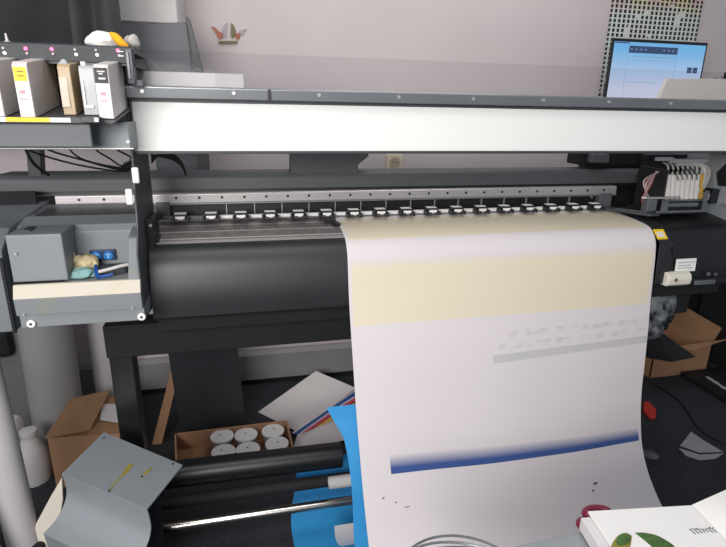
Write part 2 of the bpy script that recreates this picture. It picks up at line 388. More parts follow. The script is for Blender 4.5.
part(MB().box(-.247, -.225, 1.40, 1.45, 1.44, 1.485).box(-.236, -.222, 1.39, 1.41, 1.44, 1.478), 'hood_latch', 'darkgrey', .002)
part(MB().box(-.238, -.233, 1.385, 1.39, 1.445, 1.472), 'latch_spring', 'alu', .001)
# support brackets between hood and rear rail
pp = on(1.72, [(290, 150), (367, 150), (367, 156), (357, 164), (357, 185), (290, 185)])
part(MB().py(pp, 1.70, 1.75), 'hood_bracket', 'slate', .002)
pp = on(1.72, [(28, 140), (42, 140), (44, 180), (31, 180)])
part(MB().py(pp, 1.70, 1.74), 'hood_bracket', 'darkgrey', .002)
# rear bar, guide rail, back panels
part(MB().px([(1.69, 1.152)] + arc((1.715, 1.178), .024, 180, 75, 8) + [(1.80, 1.199), (1.80, 1.152)], -.66, XR), 'rear_cover', 'slate', 0, smooth=True)
part(MB().px([(1.70, 1.140), (1.70, 1.153), (1.80, 1.153), (1.80, 1.140)], -.66, XR), 'rear_channel', 'black')
rail = part(MB().px([(1.665, 1.115), (1.665, 1.141), (1.669, 1.144), (1.70, 1.144), (1.70, 1.115)], -.515, 1.33), 'guide_rail', 'alu_light', .0015)
h0 = part(MB().disc((-.186, 1.6662, 1.131), (0, -1, 0), .0042, .0025, 12), 'rail_screw', 'black')
copies(h0, [(.0665 * k, 0, 0) for k in list(range(-4, -1)) + list(range(1, 23))], PT)
part(MB().box(-.515, 1.33, 1.659, 1.664, 1.111, 1.1155), 'rail_edge', 'alu', .001)
part(MB().box(XL, 1.31, 1.682, 1.70, 1.05, 1.115), 'back_panel', 'black')
part(MB().box(-.244, -.205, 1.655, 1.68, 1.072, 1.12), 'end_block', 'midgrey', .002)
sep = part(MB().box(-.043, -.0405, 1.676, 1.6815, 1.075, 1.114), 'panel_divider', 'alu_light')
copies(sep, [(.0852 * k, 0, 0) for k in list(range(1, 15))], PT)
sepd = part(MB().box(-.1285, -.1255, 1.676, 1.6815, 1.075, 1.114), 'panel_divider', 'darkgrey')
part(MB().box(-.06, 1.2, 1.60, 1.615, 1.078, 1.087), 'feed_strip', 'white', .001)
part(MB().box(-.22, -.06, 1.60, 1.615, 1.078, 1.087), 'feed_strip', 'midgrey', .001)
# platen
APR = cat([(1.64, 1.074), (1.52, 1.059), (1.455, 1.0475), (1.424, 1.034), (1.402, 1.003), (1.389, .955), (1.383, .91), (1.384, .862)], 5)
def strip(P, th):   # profile thickened towards the machine's inside
    out = []
    for i, (y, z) in enumerate(P):
        a = P[max(i - 1, 0)]; b = P[min(i + 1, len(P) - 1)]; dy, dz = b[0] - a[0], b[1] - a[1]; l = math.hypot(dy, dz)
        n = (-dz / l, dy / l)
        if n[0] < 0 and abs(n[0]) > abs(n[1]): pass
        out.append((y - n[0] * -th if n[1] <= 0 else y + n[0] * -th * -1, z + (n[1] * th if n[1] <= 0 else -n[1] * th)))
    return P + out[::-1]
def shell(P, th):
    inner = [(y + th * (.9 if i > 12 else .1), z - th * (.1 if i > 12 else 1)) for i, (y, z) in enumerate(P)]
    return P + inner[::-1]
k = next(i for i, p in enumerate(APR) if p[1] < 1.049)
part(MB().px(APR[:k + 1] + [(1.47, 1.03), (1.64, 1.05)], -.235, 1.262), 'platen', 'platen')
part(MB().px([(1.462, 1.049), (1.45, 1.0475), (1.44, 1.042), (1.44, 1.036), (1.462, 1.040)], -.238, 1.262), 'platen_edge', 'alu_light', .001)
P2 = APR[k:]
part(MB().px(P2 + [(1.40, .862), (1.40, .90), (1.42, 1.0), (1.46, 1.03)], -.237, 1.27), 'apron', 'apron', smooth=True)
part(MB().px([(1.384, .854), (1.382, .862), (1.41, .862), (1.41, .854)], -.237, 1.262), 'apron_trim', 'black', .001)
# pinch rollers
pr = part(MB().box(-.188, -.152, 1.585, 1.61, 1.081, 1.097).box(-.194, -.187, 1.566, 1.60, 1.076, 1.088).box(-.153, -.146, 1.566, 1.60, 1.076, 1.088).box(-.19, -.15, 1.575, 1.586, 1.092, 1.096), 'pinch_roller', 'black', .0012)
MB().tube([(-.186, 1.5725, 1.0815), (-.176, 1.5725, 1.0805)], .005, 12).tube([(-.162, 1.5725, 1.0815), (-.152, 1.5725, 1.0805)], .005, 12).build('rubber_wheel', mk('wheel', '#3b3437', .5, var=.05), pr, smooth=True)
MB().box(-.183, -.157, 1.573, 1.5745, 1.0835, 1.0925).box(-.186, -.154, 1.583, 1.606, 1.0972, 1.0985).build('pressure_plate', M['tag'], pr, .0005)
copies(pr, [(.0852 * k, 0, 0) for k in range(1, 17)], PT)
part(MB().box(-.246, -.222, 1.43, 1.53, .985, 1.115).box(-.24, -.215, 1.45, 1.50, 1.0, 1.06), 'belt_tensioner', 'black', .003)
part(MB().disc((-.228, 1.4285, 1.10), (0, -1, 0), .004, .003, 10).disc((-.228, 1.4285, 1.01), (0, -1, 0), .004, .003, 10), 'tensioner_screw', 'alu_light')
# black media guide at the paper's left rear corner
part(MB().pz([(.245, 1.565), (.285, 1.558), (.288, 1.52), (.27, 1.51), (.262, 1.545), (.246, 1.545)], 1.062, 1.070), 'media_guide', 'black', .001)
# left side plate
SP = [(1.297, .895), (1.297, 1.06), (1.335, 1.115), (1.355, 1.21), (1.37, 1.285), (1.37, 1.43), (1.47, 1.43), (1.60, 1.41), (1.60, 1.22), (1.60, .88), (1.40, .88)]
part(MB().px(SP, -.2455, -.2415), 'side_plate', mk('plate', '#4c4f52', .5, var=.04), .001)
for (y, z, dx) in ((1.362, 1.236, 0.006), (1.345, 1.188, -.010)):
    part(MB().box(-.252 + dx, -.236 + dx, y - .012, y - .004, z - .018, z + .02), 'side_clip', 'tag', .004)
# service station box, left
sb = part(MB().box(-.525, -.408, 1.325, 1.43, .995, 1.108), 'service_housing', 'grey', .003)
part(MB().px([(1.43, .985), (1.425, 1.09), (1.44, 1.105), (1.50, 1.115), (1.62, 1.11), (1.62, .985)], -.60, -.256), 'service_back', 'grey', .002)
part(MB().box(-.412, -.246, 1.306, 1.43, .98, .990), 'service_tray', 'grey', .001)
part(MB().px([(1.295, .985), (1.33, 1.03), (1.36, 1.085), (1.43, 1.10), (1.43, .985)], -.272, -.2460), 'tray_cheek', 'greystain', .002)
part(MB().px([(1.283, .967), (1.296, .997), (1.305, .997), (1.305, .967)], -.516, -.243), 'tray_lip', 'stained', .001)
part(MB().px([(1.286, .926), (1.284, .9665), (1.31, .9665), (1.31, .926)], -.516, -.243), 'front_panel', 'greystain', .001)
part(MB().px([(1.294, .893), (1.292, .925), (1.45, .925), (1.45, .893)], -.513, -.241), 'lower_panel', 'grey', .001)
for x in (-.490, -.248):
    bp = part(MB().disc((x, 1.292, .904), (0, -1, 0), .0095, .006, 20), 'bumper', 'tag', .0015, smooth=True)
    MB().disc((x, 1.2862, .904), (0, -1, 0), .0032, .001, 10).build('bumper_screw', M['black'], bp)
s0 = part(MB().disc((-.265, 1.285, .93), (0, -1, 0), .0035, .003, 10), 'panel_screw', 'alu_light')
copies(s0, [(-.235, 0, .0), (-.243, .038, .135), (-.29, .01, .09)], PT)
part(MB().box(-.50, -.485, 1.36, 1.40, 1.108, 1.112), 'housing_clip', 'darkgrey')
# outer left end cover
part(MB().px([(1.33, .87), (1.33, 1.07), (1.40, 1.11), (1.62, 1.125), (1.80, 1.125), (1.80, .87)], -.72, -.54), 'end_cover', mk('endc', '#74787b', .5, var=.04), .004)
part(MB().px([(1.322, .87), (1.322, 1.05), (1.328, 1.055), (1.328, .87)], -.545, -.538), 'cover_seam', 'black')
part(MB().box(-.72, -.555, 1.640, 1.655, 1.06, 1.16), 'capping_recess', 'blackmatte')
part(MB().px([(1.655, 1.045), (1.655, 1.10), (1.80, 1.10), (1.80, 1.045)], -.72, -.52), 'recess_base', 'black')
part(MB().box(-.52, -.256, 1.50, 1.655, 1.112, 1.118), 'inner_deck', 'darkgrey', .002)
part(MB().px([(1.52, 1.105), (1.655, 1.112), (1.655, 1.122), (1.52, 1.11)], -.54, -.256), 'inner_cover', 'midgrey', .002)
part(MB().box(-.54, -.38, 1.654, 1.664, 1.106, 1.112), 'inner_edge', 'black')
# ink tubes drooping behind the ink station
for k, (x0, z0) in enumerate(((-.57, 1.33), (-.53, 1.33), (-.485, 1.335), (-.43, 1.34), (-.37, 1.34), (-.32, 1.34))):
    p = [(x0, 1.50, z0), (x0 + .015, 1.50, 1.29), (x0 + .05 + (.06 if k < 3 else 0), 1.50, 1.250 + .003 * k), (-.31 + .004 * k, 1.50, 1.226 + .0045 * k), (-.262, 1.5, 1.232 + .005 * k), (-.246, 1.5, 1.234 + .005 * k)]
    if k == 0: p = [(-.53, 1.52, 1.34), (-.522, 1.52, 1.30), (-.51, 1.53, 1.25), (-.50, 1.6, 1.21)]
    part(MB().tube(cat(p, 6), .0024 if k else .004, 8), 'ink_tube', 'tube', smooth=True)
# tubes bunch right of the plate
for k in range(4):
    p = [(-.245, 1.66, 1.235 + .008 * k), (-.22, 1.67, 1.262 - .003 * k), (-.19, 1.68, 1.262 - .006 * k), (-.165, 1.69, 1.235 - .004 * k), (-.155, 1.70, 1.195)]
    part(MB().tube(cat(p, 6), .003, 8), 'ink_tube', 'tube', smooth=True)

# ink station
part(MB().slab([(-.66, 1.215, 1.360), (-.242, 1.215, 1.360), (-.236, 1.50, 1.399), (-.66, 1.50, 1.399)], (0, 0, .005)), 'ink_shelf', 'slate', .001)
part(MB().box(-.66, -.262, 1.207, 1.2145, 1.359, 1.3705), 'shelf_edge', 'darkgrey', .0008)
part(MB().box(-.437, -.360, 1.2055, 1.207, 1.361, 1.3695), 'colour_strip', 'yellow')
part(MB().box(-.66, -.452, 1.2055, 1.207, 1.361, 1.3695), 'colour_strip', mk('stripb', '#4f7fa0', .5, var=0))
for a_, b_ in ((-.4515, -.4375), (-.3595, -.322)): part(MB().box(a_, b_, 1.2055, 1.207, 1.361, 1.3695), 'colour_strip', 'tag')
part(MB().box(-.3, -.265, 1.19, 1.212, 1.361, 1.373), 'shelf_latch', 'black', .001)
part(MB().box(-.274, -.266, 1.186, 1.19, 1.363, 1.371), 'latch_tab', 'tag', .0008)
part(MB().px([(1.215, 1.361), (1.235, 1.365), (1.375, 1.382), (1.375, 1.373), (1.235, 1.357)], -.262, -.252), 'shelf_bracket', 'alu_light', .001)
part(MB().pz([(-.66, 1.225), (-.292, 1.225), (-.305, 1.30), (-.66, 1.30)], 1.311, 1.3585), 'station_front', 'midgrey', .002)
part(MB().box(-.66, -.232, 1.30, 1.42, 1.300, 1.359), 'station_body', 'grey', .002)
part(MB().box(-.66, -.225, 1.292, 1.30, 1.302, 1.3045), 'station_hem', 'alu_light')
part(MB().disc((-.236, 1.30, 1.318), (0, -1, 0), .004, .003, 10), 'station_screw', 'alu')
part(MB().box(-.66, -.25, 1.50, 1.515, 1.39, 1.505), 'station_back', 'blackmatte')
part(MB().px([(1.34, 1.483), (1.335, 1.514), (1.34, 1.518), (1.515, 1.516), (1.515, 1.505), (1.35, 1.505), (1.35, 1.483)], -.66, -.212), 'indicator_panel', 'darkgrey', .001)
part(MB().px([(1.345, 1.478), (1.345, 1.484), (1.51, 1.495), (1.51, 1.478)], -.66, -.214), 'panel_underside', 'black')
for k, (px_, on_top) in enumerate(((3.5, 0), (26, 1), (52, 1), (75, 0), (96, 0), (118, 1))):
    for row, lit in ((0, on_top), (1, not on_top)):
        ry = (48.2 if row == 0 else 53) + px_ * .022
        c = aY(px_ + (1.3 if row else 0), ry, 1.337)
        mt = ('led_pink' if lit else 'led_off') if row == 0 else ('led_white' if lit else 'led_off')
        part(MB().disc((c.x, 1.3395, c.z), (0, -1, .1), (.0036 if row == 0 else .0030) if lit else .0026, .005, 12), 'indicator_light', mt, smooth=True)
part(MB().box(-.243, -.232, 1.334, 1.337, 1.506, 1.5075).box(-.243, -.232, 1.334, 1.337, 1.497, 1.4985), 'panel_marks', 'alu_light')
part(MB().box(-.24, -.236, 1.38, 1.50, 1.36, 1.50), 'station_side', 'black', .001)
part(MB().box(-.228, -.214, 1.33, 1.36, 1.44, 1.512).box(-.222, -.20, 1.345, 1.40, 1.435, 1.45), 'hinge_bracket', 'midgrey', .002)
part(MB().box(-.226, -.220, 1.326, 1.33, 1.45, 1.505), 'hinge_strip', 'plasticgrey', .001)

# right end
part(MB().px(APR[:] + [(1.60, .862), (1.64, 1.0)], 1.262, 1.625), 'capping_cover', 'black', smooth=True)
part(MB().px([(1.385, 1.004), (1.381, .90), (1.381, .87), (1.372, .87), (1.374, .95), (1.39, 1.012), (1.44, 1.05), (1.60, 1.078), (1.62, 1.074), (1.44, 1.035)], 1.294, 1.345), 'cover_band', mk('band', '#202124', .5, var=.08), .001, smooth=True)
part(MB().pz([(1.215, 1.60), (1.27, 1.60), (1.345, 1.50), (1.345, 1.46), (1.31, 1.46)], 1.074, 1.082), 'media_clamp', 'darkgrey', .002)
part(MB().pz([(1.25, 1.56), (1.275, 1.56), (1.325, 1.49), (1.312, 1.485)], 1.082, 1.085), 'clamp_plate', 'plasticgrey', .001)
def decal(x0, x1, p0, p1, mt, name, parent=PT):   # label following the cover: p0,p1 are (y,z) of lower/upper edge
    b = MB().slab([(x0, *p0), (x1, *p0), (x1, *p1), (x0, *p1)], (0, -.0012, .0006)); return part(b, name, mt, parent=parent)
l1 = decal(1.292, 1.330, (1.3915, 1.014), (1.419, 1.0405), 'yellow', 'warning_label')
decal(1.297, 1.324, (1.397, 1.0195), (1.412, 1.034), 'cream', 'label_print')
l2 = decal(1.368, 1.446, (1.378, .905), (1.381, .948), 'tag', 'rating_label')
part(MB().box(1.375, 1.438, 1.3755, 1.3775, .9375, .939).box(1.375, 1.425, 1.3755, 1.3775, .9265, .928).box(1.375, 1.433, 1.3755, 1.3775, .9175, .919), 'label_lines', 'foil')
lv = part(MB().px([(1.36, .864), (1.352, .872), (1.35, .888), (1.355, .903), (1.368, .91), (1.385, .908), (1.385, .864)], 1.325, 1.415), 'clamp_lever', 'cream', .004, smooth=False)
MB().disc((1.352, 1.3505, .888), (0, -1, 0), .006, .003, 12).build('lever_hole', M['bronze'], lv)
part(MB().box(1.42, 1.95, 1.375, 1.40, .855, .878), 'side_arm', 'black', .003)
part(MB().box(1.45, 1.53, 1.368, 1.376, .858, .873), 'arm_plate', 'plasticgrey', .002)
part(MB().disc((1.50, 1.376, .893), (0, -1, 0), .007, .004, 10).disc((1.53, 1.376, .89), (0, -1, 0), .005, .004, 10), 'arm_screw', 'plasticgrey')
part(MB().px([(1.40, .86), (1.40, 1.05), (1.52, 1.10), (1.56, 1.20), (1.50, 1.27), (1.85, 1.27), (1.85, .86)], 1.63, 1.66), 'end_plate', 'grey', .002)
part(MB().box(1.5, 1.63, 1.62, 1.66, 1.17, 1.215).box(1.60, 1.63, 1.60, 1.64, 1.06, 1.2), 'end_bracket', 'grey', .002)
part(MB().box(1.60, 1.63, 1.52, 1.56, 1.10, 1.15), 'end_sensor', 'black', .002)
part(MB().box(1.592, 1.60, 1.53, 1.55, 1.11, 1.135), 'sensor_plug', 'tag', .001)
part(MB().box(1.31, 1.63, 1.84, 1.88, .86, 1.27), 'rear_wall', 'blackmatte')
part(MB().box(1.262, 1.312, 1.66, 1.70, 1.05, 1.12), 'rail_post', 'midgrey', .002)
part(MB().disc((1.24, 1.68, 1.105), (0, -1, 0), .004, .004, 10), 'rail_bolt', 'alu_light')
# carriage with dampers
CY = 1.56; CX0 = len(bpy.data.objects)
cg = part(MB().box(1.34, 1.52, CY - .06, CY + .10, 1.070, 1.079).box(1.36, 1.53, CY - .05, CY - .044, 1.078, 1.112).box(1.355, 1.362, CY - .05, CY + .08, 1.078, 1.22).box(1.36, 1.53, CY + .06, CY + .09, 1.078, 1.26), 'carriage', 'black', .002)
MB().box(1.33, 1.54, CY - .064, CY - .058, 1.076, 1.084).box(1.345, 1.37, CY - .066, CY - .06, 1.083, 1.12).box(1.51, 1.525, CY - .066, CY - .06, 1.083, 1.15).build('carriage_frame', M['plasticgrey'], cg, .001)
MB().box(1.36, 1.53, CY - .05, CY + .02, 1.112, 1.118).box(1.37, 1.50, CY - .058, CY - .05, 1.095, 1.108).build('head_clamp', M['plasticgrey'], cg, .002)
MB().box(1.335, 1.40, CY - .02, CY - .005, 1.245, 1.258).box(1.39, 1.54, CY - .02, CY - .005, 1.238, 1.252).build('top_bracket', M['alu_light'], cg, .002)
for k in range(8):
    x = 1.375 + .0195 * k; mt = M['amber'] if k == 7 else M['damper']
    MB().slab([(x, CY - .045, 1.118), (x + .014, CY - .045, 1.118), (x + .017, CY - .03, 1.2), (x + .003, CY - .03, 1.2)], (0, .03, 0)).build('damper', mt, cg, .002)
    MB().tube(cat([(x + .009, CY - .02, 1.198), (x + .012, CY - .018, 1.21), (x + .014, CY - .01, 1.228), (x + .03, CY + .03, 1.235)], 4), .0035, 8).build('damper_tube', M['hose'], cg, smooth=True)
for k in range(3):
    p = [(1.43 + k * .02, CY, 1.232), (1.50 + k * .008, CY - .01, 1.238 - k * .004), (1.548 - k * .008, CY - .02, 1.215), (1.54 - k * .006, CY - .03, 1.175), (1.52 - k * .004, CY - .03, 1.14)]
    MB().tube(cat(p, 6), .0075, 10).build('supply_hose', M['hose'], cg, smooth=True)
for k in range(6):
    p = [(1.345 + .004 * k, CY - .01, 1.21), (1.325 - .006 * k, CY - .02, 1.16 + .004 * k), (1.30 + .006 * k, CY - .02, 1.12), (1.31 + .01 * k, CY - .03, 1.085)]
    MB().tube(cat(p, 5), .0022, 6).build('ribbon_wire', M['wire'] if k % 2 == 0 else M['clearplastic'], cg, smooth=True)
MB().box(1.30, 1.34, CY - .05, CY - .02, 1.079, 1.125).build('encoder_block', M['plasticgrey'], cg, .004)
MB().pz([(1.28, CY - .04), (1.29, CY - .05), (1.36, CY - .065), (1.42, CY - .06), (1.42, CY - .045)], 1.124, 1.130).build('encoder_arm', M['alu_light'], cg, .001)
for k in range(5):
    p = [(1.39 + k * .02, CY - .02, 1.225), (1.40 + k * .02, CY - .045, 1.20), (1.405 + k * .018, CY - .05, 1.185)]
    MB().tube(cat(p, 4), .0018, 6).build('signal_wire', M['tube'], cg, smooth=True)
cg.location.x += .035
part(MB().box(1.20, 1.60, 1.72, 1.80, 1.215, 1.262), 'cable_chain', 'blackmatte', .004)
part(MB().box(1.23, 1.30, 1.69, 1.72, 1.225, 1.255), 'cable_clamp', 'midgrey', .003)
part(MB().box(1.64, 1.9, 1.5, 1.8, 1.16, 1.285), 'end_cavity', 'blackmatte')
# stand
part(MB().box(-.395, 1.58, 1.50, 1.58, .700, .80), 'cross_beam', 'blackmatte', .004)
part(MB().box(-.236, 1.62, 1.43, 1.80, .80, .845), 'base_tray', 'blackmatte', .004)
for x in (-.393, 1.19):
    lg = part(MB().box(x, x + .065, 1.515, 1.575, .07, .70), 'leg', 'black', .004)
    MB().box(x - .005, x + .07, 1.25, 1.85, .045, .085).build('foot', M['black'], lg, .006)
    for y in (1.28, 1.82):
        MB().disc((x + .015, y, .023), (1, 0, 0), .0225, .03, 16).build('caster', M['blackmatte'], lg, smooth=True)
part(MB().tube([(-.35, 1.50, .286), (.288, 1.50, .279)], .042, 28), 'tension_bar', mk('gloss', '#141517', .38, var=.05), smooth=True)
part(MB().tube([(-.35, 1.47, .205), (1.26, 1.47, .205)], .020, 24), 'take_up_tube', 'blackmatte', smooth=True)
part(MB().tube([(-.36, 1.40, .173), (1.26, 1.40, .173)], .0145, 20), 'take_up_shaft', 'steel', smooth=True)
part(MB().box(-.36, -.35, 1.38, 1.57, .08, .335), 'shaft_bracket', 'black', .002)
part(MB().box(1.255, 1.265, 1.38, 1.53, .08, .31), 'shaft_bracket', 'black', .002)

# ------------------------------------------------------------------ printed media
PLf = cat([(1.60,1.0725),(1.52,1.062),(1.455,1.0505),(1.422,1.037),(1.398,1.005),(1.385,.955),(1.372,.90),(1.345,.82),(1.30,.71),(1.255,.60),(1.205,.50),(1.15,.40),(1.08,.30),(.99,.21),(.88,.14),(.76,.10)])
PRt = cat([(1.60,1.0725),(1.52,1.062),(1.455,1.0505),(1.422,1.037),(1.398,1.005),(1.388,.955),(1.382,.90),(1.372,.81),(1.358,.71),(1.345,.60),(1.335,.50),(1.315,.40),(1.285,.31),(1.23,.23),(1.14,.16),(1.02,.12)])
vl = [0]
for i in range(1, len(PLf)): vl.append(vl[-1] + (math.dist(PLf[i], PLf[i - 1]) + math.dist(PRt[i], PRt[i - 1])) / 2)
nv = len(PLf) - 1
def media(u, v):
    i = round(v * nv); a, b = PLf[i], PRt[i]
    s = max(0, min(1, (vl[i] - .3) / .3)) * max(0, min(1, (1.25 - vl[i]) / .3))
    rip = s * (.0018 * math.sin(u * 7 + 1) + .0008 * math.sin(u * 17 + vl[i] * 5))
    xr = 1.262 + .030 * min(1, vl[i] / .15)
    return (.284 + u * (xr - .284), a[0] * (1 - u) + b[0] * u + rip, a[1] * (1 - u) + b[1] * u)
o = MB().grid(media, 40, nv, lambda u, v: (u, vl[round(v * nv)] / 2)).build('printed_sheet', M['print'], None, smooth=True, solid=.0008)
tag(o, 'long white printed sheet with beige bands and a blue gradient bar, hanging from the printer', 'print')
# ink specks at the foot of the sheet are loose flecks of dried ink on the print
for n_, (u, v, w_, h_) in enumerate(((.77, 1.025, .010, .004), (.755, 1.045, .005, .003), (.12, .905, .010, .0012), (.055, .87, .004, .002), (.09, .885, .004, .0015))):
    i = min(range(len(vl)), key=lambda k: abs(vl[k] - v)); p = Vector(media(u, i / nv)); q = Vector(media(u, (i + 1) / nv)); d = (q - p).normalized(); nn = Vector((1, 0, 0)).cross(d)
    if nn.y > 0: nn = -nn
    a = [p + nn * .0008 + Vector((sx * w_, 0, 0)) + d * sy * h_ for sx, sy in ((-1, -.3), (-.2, -1), (1, -.6), (.7, .5), (-.5, 1))]
    MB().slab(a, nn * .0008).build('ink_fleck', M['ink'], o)

# blue backing sheet: loop behind the print
def bluef(u, v):
    pth = BL; i = v * (len(pth) - 1); k = int(min(i, len(pth) - 2)); f = i - k
    y = pth[k][0] * (1 - f) + pth[k + 1][0] * f; z = pth[k][1] * (1 - f) + pth[k + 1][1] * f
    xl = pth[k][2] * (1 - f) + pth[k + 1][2] * f
    return (xl + (.42 - xl) * u, y, z)
BL = cat([(1.285, .60, .205), (1.272, .56, .225), (1.258, .53, .242), (1.245, .50, .252), (1.215, .43, .260), (1.19, .36, .262), (1.17, .28, .262), (1.14, .18, .262), (1.15, .09, .262), (1.22, .03, .20), (1.36, .012, .13), (1.46, .012, .115), (1.54, .04, .12), (1.565, .10, .135), (1.57, .17, .145), (1.57, .225, .155)], 4)
o = MB().grid(bluef, 20, 60).build('blue_backing_sheet', M['blue'], None, smooth=True, solid=.001)
tag(o, 'bright blue sheet looping behind the left edge of the hanging print', 'sheet')
o = MB().pipe((.235, 1.425, .232), (.9, 1.425, .232), .020, .004).build('paper_core', M['rollw'], smooth=True)
tag(o, 'pale paper tube lying behind the blue sheet, above the steel shaft', 'tube')
def curl(u, v):
    a = v * 1.5; return (.235 + .55 * u + .05 * v * v, 1.36 - .06 * math.cos(a) + .02, .155 - .02 * v - .12 * math.sin(a * .9))
o = MB().grid(curl, 10, 14).build('curled_paper', M['paper'], None, smooth=True, solid=.001)
tag(o, 'curled white paper offcut inside the blue loop below the steel shaft', 'paper')

# ------------------------------------------------------------------ white strips lying on the hood
o = MB().slab([(-.235, 1.475, 1.4395), (.025, 1.475, 1.4395), (.025, 1.485, 1.476), (-.237, 1.485, 1.476)], (0, .012, 0)).build('foam_strip', mk('foams', '#bdb9b7', .6, var=.02), bevel=.001)
tag(o, 'long pale grey strip standing on the left end of the printer hood', 'strip')
a = [aY(x, y, 1.475) for x, y in ((659, 97), (740, 99), (740, 79), (668, 78.5))]
z0 = 1.4395
o = MB().slab([(a[0].x, 1.475, z0), (a[1].x, 1.475, z0), (a[2].x, 1.475, a[2].z), (a[3].x, 1.475, a[3].z)], (0, .014, 0)).build('foam_strip', mk('foamr', '#cfc9bf', .6, var=.02), bevel=.001)
tag(o, 'cream slanted-end strip standing on the right end of the hood, before the monitor', 'strip')

# ------------------------------------------------------------------ ink cartridges
def cartridge(name, label, x0, x1, y0, body, depth=.175, hgt=.105, front=None, panel=None, lab=None, lines=None, grp='ink cartridges in the ink station'):
    zf = lambda y: 1.3655 + (y - 1.215) * (.039 / .285) + .0008
    z0, z1 = zf(y0), zf(y0 + depth)
    t = thing(name, label, 'ink cartridge', ((x0 + x1) / 2, y0, z0), grp)
    b = MB().px([(y0, z0), (y0 - .004, z0 + hgt - .006), (y0 + .002, z0 + hgt), (y0 + depth, z1 + hgt - .002), (y0 + depth, z1)], x0, x1)
    b.build('body', M[body], t, .0015)
    def lb(n, ax, bx, az, bz, mt, off=.0008):
        f = lambda z: y0 - .004 * (z - z0) / (hgt - .006)
        za, zb = z0 + az * hgt, z0 + bz * hgt
        return MB().slab([(ax, f(za) - off, za), (bx, f(za) - off, za), (bx, f(zb) - off, zb), (ax, f(zb) - off, zb)], (0, -.0006, 0)).build(n, M[mt], t)
    w = x1 - x0
    if front: lb('front_label', x0 + .001, x1 - .001, .02, .98 - .03, front, .0002)
    if panel:
        lb('colour_label', x0 + w * panel[1], x0 + w * panel[2], panel[3], panel[4], panel[0], .001)
    for (n, ax, bx, az, bz, mt) in (lines or []): lb(n, x0 + w * ax, x0 + w * bx, az, bz, mt, .0018)
    return t, z0
cartridge('ink_cartridge', 'white ink cartridge cut by the left edge of the picture', -.478, -.448, 1.235, 'cart', front='cartw')
cartridge('ink_cartridge', 'white ink cartridge with a yellow label on its front', -.418, -.391, 1.228, 'cart', front='cartw', panel=('yellow', .06, .9, .66, .91),
          lines=[('label_line', .3, .7, .82, .835, 'bronze'), ('label_line', .3, .72, .745, .76, 'bronze'), ('label_mark', .25, .6, .44, .5, 'pinkink'), ('label_line', .15, .8, .375, .385, 'pinkink'), ('label_line', .2, .72, .33, .35, 'pinkink')])
cartridge('ink_cartridge', 'white ink cartridge with a black label on its front', -.272, -.244, 1.225, 'cart', front='cartw', panel=('labelk', .04, .93, .66, .94),
          lines=[('label_line', .25, .75, .86, .88, 'tag'), ('label_line', .35, .6, .82, .84, 'tag'), ('label_line', .3, .75, .73, .76, 'tag'), ('label_mark', .3, .65, .44, .5, 'pinkink'), ('label_line', .15, .85, .375, .385, 'pinkink'), ('label_line', .22, .7, .33, .35, 'pinkink')])
t, z = cartridge('ink_cartridge', 'brownish translucent ink cartridge between the yellow and black labelled ones', -.350, -.326, 1.27, 'tan', hgt=.100, depth=.15)
MB().loft([(-.349, 1.272, z + .100), (-.331, 1.272, z + .100), (-.331, 1.30, z + .100), (-.349, 1.30, z + .100)], [(-.342, 1.28, z + .110), (-.337, 1.28, z + .110), (-.337, 1.29, z + .110), (-.342, 1.29, z + .110)]).build('spout', M['clearplastic'], t, .001)
MB().box(-.350, -.334, 1.2665, 1.2695, z + .015, z + .075).build('ink_window', mk('paletan', '#b7aa95', .35, var=.1), t, .001)
t, z = cartridge('ink_cartridge', 'grey translucent ink cartridge half behind the black labelled one', -.311, -.282, 1.272, 'clearplastic', hgt=.098, depth=.15)
MB().box(-.307, -.298, 1.275, 1.285, z + .098, z + .106).build('spout', M['damper'], t, .001)
MB().box(-.307, -.29, 1.2665, 1.2705, z + .015, z + .02).box(-.307, -.304, 1.2665, 1.2705, z + .02, z + .07).build('moulded_rim', M['damper'], t)

# crumpled wipes on the ink station, small things
t = thing('crumpled_wipe', 'crumpled white wipe with an orange-yellow stain on top of the ink station', 'wipe', (-.28, 1.40, 1.518))
MB().blob((-.283, 1.40, 1.531), .034, .035, .019, .25, 3, 2).build('cloth', M['tissue'], t, smooth=True)
MB().tube(cat([(-.262, 1.377, 1.547), (-.25, 1.368, 1.539), (-.238, 1.365, 1.526), (-.226, 1.368, 1.521)], 5), [.003 + .006 * math.sin(PI * i / 15) for i in range(16)], 10).build('stain', M['tissueo'], t, smooth=True)
o = MB().blob((-.226, 1.42, 1.531), .018, .028, .018, .25, 3, 8).build('crumpled_wipe', M['tissueg'], None, smooth=True)
tag(o, 'small speckled grey wipe beside the orange-stained one on the ink station', 'wipe')
o = MB().tube([(-.478, 1.40, 1.517), (-.478, 1.40, 1.523), (-.478, 1.40, 1.525), (-.479, 1.40, 1.54)], [.008, .008, .003, .002], 12).build('bottle_nozzle', M['cart'], smooth=True)
tag(o, 'small white pointed nozzle cap standing on the ink station near the left edge', 'nozzle cap')
o = MB().tube(cat([(-.37, 1.42, 1.519), (-.35, 1.42, 1.524), (-.33, 1.42, 1.520), (-.31, 1.41, 1.5195)], 6), .0016, 8).build('red_wire', M['wire'], smooth=True)
tag(o, 'thin red wire lying on the ink station left of the wipe', 'wire')

